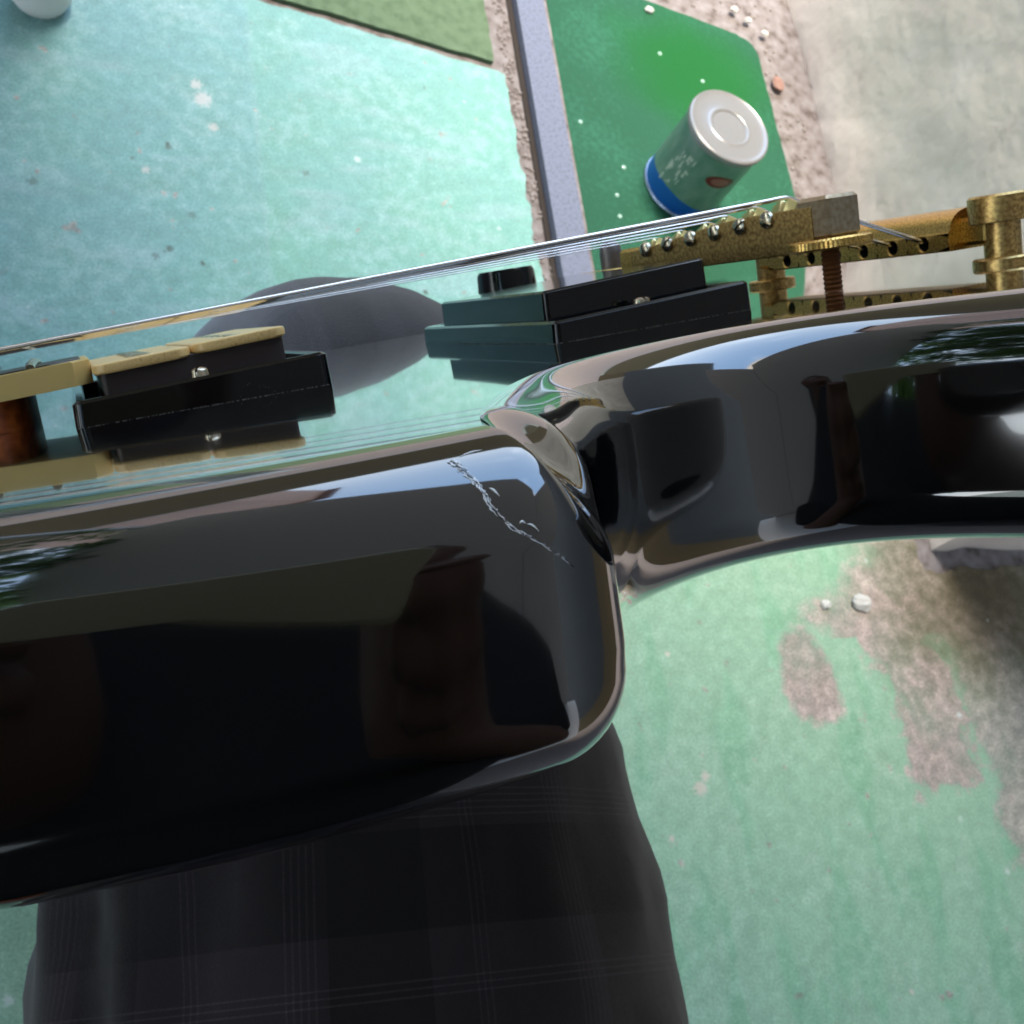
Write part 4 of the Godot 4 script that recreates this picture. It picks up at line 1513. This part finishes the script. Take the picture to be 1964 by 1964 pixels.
	blob(s, [[Vector3(-0.02, 0.98, 0.37), Vector3(-0.02, 0.46, 0.37), 0.155, 0.15], [Vector3(0.08, 0.96, 0.37), Vector3(0.06, 0.5, 0.36), 0.12, 0.13], [Vector3(-0.12, 0.96, 0.37), Vector3(-0.10, 0.5, 0.36), 0.12, 0.13], [sh[0], (sh[0] as Vector3).lerp(e[0], 0.75), 0.07, 0.062], [sh[1], (sh[1] as Vector3).lerp(e[1], 0.75), 0.07, 0.062], [Vector3(-0.02, 0.44, 0.38), Vector3(-0.02, 0.42, 0.38), 0.16, 0.16]], 0.015, 0.04)
	commit(s, "shirt", mat(Color(0.055, 0.055, 0.065), 0.9), p, 60.0)
	s = Shape.new()
	blob(s, [[Vector3(-0.02, 1.21, 0.30), Vector3(-0.02, 1.29, 0.255), 0.088, 0.088], [Vector3(-0.02, 1.31, 0.20), Vector3(-0.02, 1.30, 0.26), 0.06, 0.08]], 0.010, 0.02)
	commit(s, "hair", mat(Color(0.03, 0.025, 0.02), 0.5), p, 60.0)
	# phone
	var ph := thing("mobile_phone", "grey mobile phone held sideways in both hands above the guitar", "phone")
	ph.transform = Transform3D(Basis(CAM_R, CAM_U, -CAM_F), CAM_AT)
	s = Shape.new()
	phone_shell(s)
	commit(s, "case", mat(Color(0.80, 0.77, 0.68), 0.4), ph)
	# stool under the player
	var st := thing("wooden_stool", "square wooden stool under the seated player", "stool", Vector3(-0.03, 0, 0.42))
	s = Shape.new()
	box(s, Vector3(0.40, 0.035, 0.34), Transform3D(Basis.IDENTITY, Vector3(0, 0.27, 0)), 0.006)
	commit(s, "seat", M.wood, st)
	for q in [[-1, -1], [1, -1], [-1, 1], [1, 1]]:
		s = Shape.new()
		box(s, Vector3(0.035, 0.254, 0.035), Transform3D(Basis.IDENTITY, Vector3(q[0] * 0.16, 0.127 - 0.004, q[1] * 0.13)), 0.003)
		commit(s, "leg", M.wood, st)

func phone_shell(s: Shape) -> void:
	var rows := []
	for q in [[0.002, 0.0161], [0.0, 0.0146], [0.0, 0.0100], [0.002, 0.0085]]:
		var row := PackedVector3Array()
		for e in ring_outline(-0.075 + q[0], 0.075 - q[0], -0.0375 + q[0], 0.0375 - q[0], 0.013 - q[0]): row.append(Vector3(e.x - 0.035, e.y - 0.0275, q[1]))
		rows.append(row)
	s.grid(rows, false, true)
	s.fan(rows[0], true)
	s.fan(rows[-1])
	s.outward()

func make_jar() -> void:
	var o := thing("snack_can", "round snack can with a white lid and blue bottom band on the dark green floor", "can", Vector3(0.625, 0.001, -0.674))
	var R := 0.0405
	var Hh := 0.092
	# label print
	var W := 768
	var img := Image.create(W, 384, false, Image.FORMAT_RGB8)
	var nz := noise(0.02, 3, 300)
	for y in 384:
		for x in W:
			var v := y / 383.0          # 0 top
			var u := x / float(W)
			var c := Color(0.36, 0.50, 0.44).lerp(Color(0.50, 0.58, 0.53), 0.5 + 0.8 * nz.get_noise_2d(x, y * 0.3))
			var wave := 0.80 - 0.05 * sin(u * TAU * 2.0 + 0.6)
			if v > wave: c = Color(0.09, 0.36, 0.70)
			img.set_pixel(x, y, c)
	for u0 in [0.50, 0.0]:
		# pale upright strokes beside the blue band, too blurred to read
		for i in 26:
			var x := int((u0 + 0.035 + 0.010 * (i % 9) + rng.randf() * 0.003) * W)
			var y := int(60 + 210 * rng.randf())
			img.fill_rect(Rect2i(x, y, rng.randi_range(3, 7), rng.randi_range(10, 46)).intersection(Rect2i(0, 0, W, 300)), Color(0.78, 0.77, 0.73))
		var cx: float = (u0 + 0.245) * W
		for y in range(60, 170):
			for x in range(int(cx) - 60, int(cx) + 60):
				var d := Vector2((x - cx) / 46.0, (y - 112) / 38.0).length()
				if d < 1.0: img.set_pixel(posmod(x, W), y, Color(0.44, 0.10, 0.12) if d > 0.62 else Color(0.62, 0.34, 0.33))
	var lm := mat(Color.WHITE, 0.28, 0.25, 0.6)
	lm.albedo_texture = ImageTexture.create_from_image(img)
	var s := Shape.new()
	var seg := 64
	for j in seg:
		var a0 := TAU * j / seg
		var a1 := TAU * (j + 1) / seg
		var p := func(a: float, h: float) -> Vector3: return Vector3(cos(a) * R, h, -sin(a) * R)
		s.tri(p.call(a0, 0.004), p.call(a1, 0.004), p.call(a1, Hh - 0.007), Vector2(float(j) / seg, 1), Vector2(float(j + 1) / seg, 1), Vector2(float(j + 1) / seg, 0))
		s.tri(p.call(a0, 0.004), p.call(a1, Hh - 0.007), p.call(a0, Hh - 0.007), Vector2(float(j) / seg, 1), Vector2(float(j + 1) / seg, 0), Vector2(float(j) / seg, 0))
	commit(s, "label", lm, o)
	s = Shape.new()
	lathe(s, [Vector2(R - 0.0025, 0.0), Vector2(R + 0.0008, 0.0004), Vector2(R + 0.0014, 0.002), Vector2(R + 0.0006, 0.0040), Vector2(R - 0.001, 0.0042)], 64)
	commit(s, "bottom_rim", mat(Color(0.62, 0.68, 0.78), 0.25, 0.7), o)
	s = Shape.new()
	lathe(s, [Vector2(R - 0.001, Hh - 0.0075), Vector2(R + 0.0002, Hh - 0.007), Vector2(R + 0.0002, Hh - 0.0012), Vector2(R - 0.001, Hh - 0.001)], 64)
	commit(s, "neck_band", mat(Color(0.55, 0.58, 0.54), 0.25, 0.6), o)
	s = Shape.new()
	lathe(s, [Vector2(R + 0.0006, Hh - 0.0042), Vector2(R + 0.0022, Hh - 0.004), Vector2(R + 0.0024, Hh - 0.0005), Vector2(R + 0.0018, Hh + 0.0012), Vector2(R + 0.0002, Hh + 0.0020), Vector2(R - 0.0015, Hh + 0.0013), Vector2(R - 0.006, Hh + 0.0006), Vector2(0.0235, Hh + 0.0006), Vector2(0.0222, Hh + 0.0016), Vector2(0.0205, Hh + 0.0019), Vector2(0.0190, Hh + 0.0014), Vector2(0.0178, Hh + 0.0002), Vector2(0.010, Hh + 0.0001), Vector2(0.0, Hh + 0.0001)], 64)
	var lid := mat(Color(0.55, 0.545, 0.54), 0.22, 0.25)
	lid.subsurf_scatter_enabled = true
	lid.subsurf_scatter_strength = 0.1
	commit(s, "lid", lid, o)

func pebble(called: String, label: String, at: Vector3, r: Vector3, m: Material, sd: int, parent: Node = self) -> MeshInstance3D:
	var s := Shape.new()
	var nz := noise(1.1, 2, sd)
	var rows := []
	for i in 9:
		var a := -PI / 2.0 + PI * (i + 0.5) / 9.0
		var row := PackedVector3Array()
		for j in 14:
			var b := TAU * j / 14.0
			var d := Vector3(cos(a) * cos(b), sin(a), -cos(a) * sin(b))
			row.append(d * (1.0 + 0.35 * nz.get_noise_3dv(d * 1.3)) * r)
		rows.append(row)
	s.grid(rows, false, true)
	s.fan(rows[0], true)
	s.fan(rows[-1])
	s.outward()
	var o := commit(s, called, m, parent, 40.0)
	o.position = at
	return o

func make_small_things() -> void:
	var chip := mat(Color(0.78, 0.77, 0.74), 0.8)
	var k := 0
	for q in [[0.712, 0.004, -0.231, 0.010, "white stone chip on the floor below the guitar's right side"], [0.672, 0.003, -0.231, 0.0055, "small white stone chip left of the larger white chip"], [0.756, 0.003, -0.932, 0.0048, "white stone chip behind the dark green floor, left of two"], [0.790, 0.003, -0.905, 0.0045, "white stone chip by the corner of the dark green floor"], [0.772, 0.002, -0.921, 0.0045, "tiny white stone chip between two larger chips behind the dark green floor"], [0.639, 0.003, -0.905, 0.005, "beige crumb lying on the far edge of the dark green floor"]]:
		k += 1
		var o := pebble("stone_chip", "", Vector3(q[0], q[1], q[2]), Vector3(q[3], q[3] * 0.6, q[3] * 0.8), chip, 400 + k)
		tag(o, q[4], "stone chip", "stone chips on the floor")
	var brick := pebble("brick_chip", "", Vector3(0.790, 0.002, -0.835), Vector3(0.007, 0.003, 0.010), mat(Color(0.56, 0.43, 0.38), 0.9), 420)
	tag(brick, "reddish brick chip in the gap beside the pillar", "brick chip")
	# loose crumbs of concrete in the gaps: nobody could count them
	var s := Shape.new()
	for i in 420:
		var z := rng.randf_range(-1.0, -0.42)
		var x := rng.randf_range(0.449, 0.462) + 0.018 * (-z - 0.45) * 0.4
		if i % 5 == 0:
			x = rng.randf_range(0.779, 0.815)
		elif i % 7 == 0:
			x = rng.randf_range(0.52, 0.80); z = rng.randf_range(-1.0, -0.93)
		var r := rng.randf_range(0.0008, 0.0034)
		var from := s.p.size()
		var ring := PackedVector3Array()
		for j in 6: ring.append(Vector3(cos(j * TAU / 6) * r * rng.randf_range(0.6, 1.1), 0.0, -sin(j * TAU / 6) * r * rng.randf_range(0.6, 1.1)))
		var top := PackedVector3Array()
		for q in ring: top.append(q * 0.55 + Vector3(0, r * rng.randf_range(0.5, 0.9), 0))
		s.grid([ring, top], false, true)
		s.fan(top)
		s.fan(ring, true)
		s.outward(from)
		s.move(Transform3D(Basis(Vector3.UP, rng.randf() * TAU), Vector3(x, -0.0038, z)), from)
	var cr := commit(s, "concrete_crumbs", mat(Color(0.58, 0.54, 0.52), 0.95), self, 20.0)
	cr.set_meta("kind", "stuff")
	tag(cr, "pinkish grey concrete crumbs in the gaps beside the strip and pillar", "rubble")
	# water drops on the dark green paint
	var wm := mat(Color(0.9, 1.0, 0.95, 0.25), 0.05)
	wm.transparency = BaseMaterial3D.TRANSPARENCY_ALPHA
	var spots := [[0.548, -0.654, "left one of the two drops below the can"], [0.546, -0.629, "drop nearest the guitar strings, left of the can"], [0.687, -0.819, "drop behind the can towards the pillar"], [0.640, -0.847, "drop in the brightest green, beyond the can"], [0.524, -0.738, "drop nearest the metal strip"], [0.563, -0.689, "faint drop between strip and can"]]
	for q in spots:
		s = Shape.new()
		lathe(s, [Vector2(0.0024, 0.0), Vector2(0.0023, 0.0005), Vector2(0.0019, 0.0010), Vector2(0.0010, 0.0013), Vector2(0.0003, 0.0014)], 20)
		var o := commit(s, "water_drop", M.drop, self)
		o.position = Vector3(q[0], 0.0012, q[1])
		tag(o, "clear water drop on dark green paint, " + q[2], "water drop", "water drops on the dark green paint")
	# white plastic stool, of which one foot shows
	var st := thing("white_stool", "white plastic stool standing on the teal floor, one rounded foot in view", "stool", Vector3(-0.117, 0.001, -0.902))
	var wp := mat(Color(0.80, 0.80, 0.79), 0.35)
	for q in [[1, 1], [-1, 1], [1, -1], [-1, -1]]:
		s = Shape.new()
		var f := Vector3(q[0] * 0.145, 0, q[1] * 0.125)
		tube(s, PackedVector3Array([f + Vector3(0, 0.0, 0), f + Vector3(0, 0.003, 0), f + Vector3(0, 0.012, 0), f * 0.985 + Vector3(0, 0.03, 0), f * 0.75 + Vector3(0, 0.40, 0)]), [0.014, 0.021, 0.0255, 0.026, 0.030], 24)
		commit(s, "leg", wp, st, 50.0)
	s = Shape.new()
	box(s, Vector3(0.28, 0.03, 0.25), Transform3D(Basis.IDENTITY, Vector3(0, 0.41, 0)), 0.008)
	commit(s, "seat", wp, st)
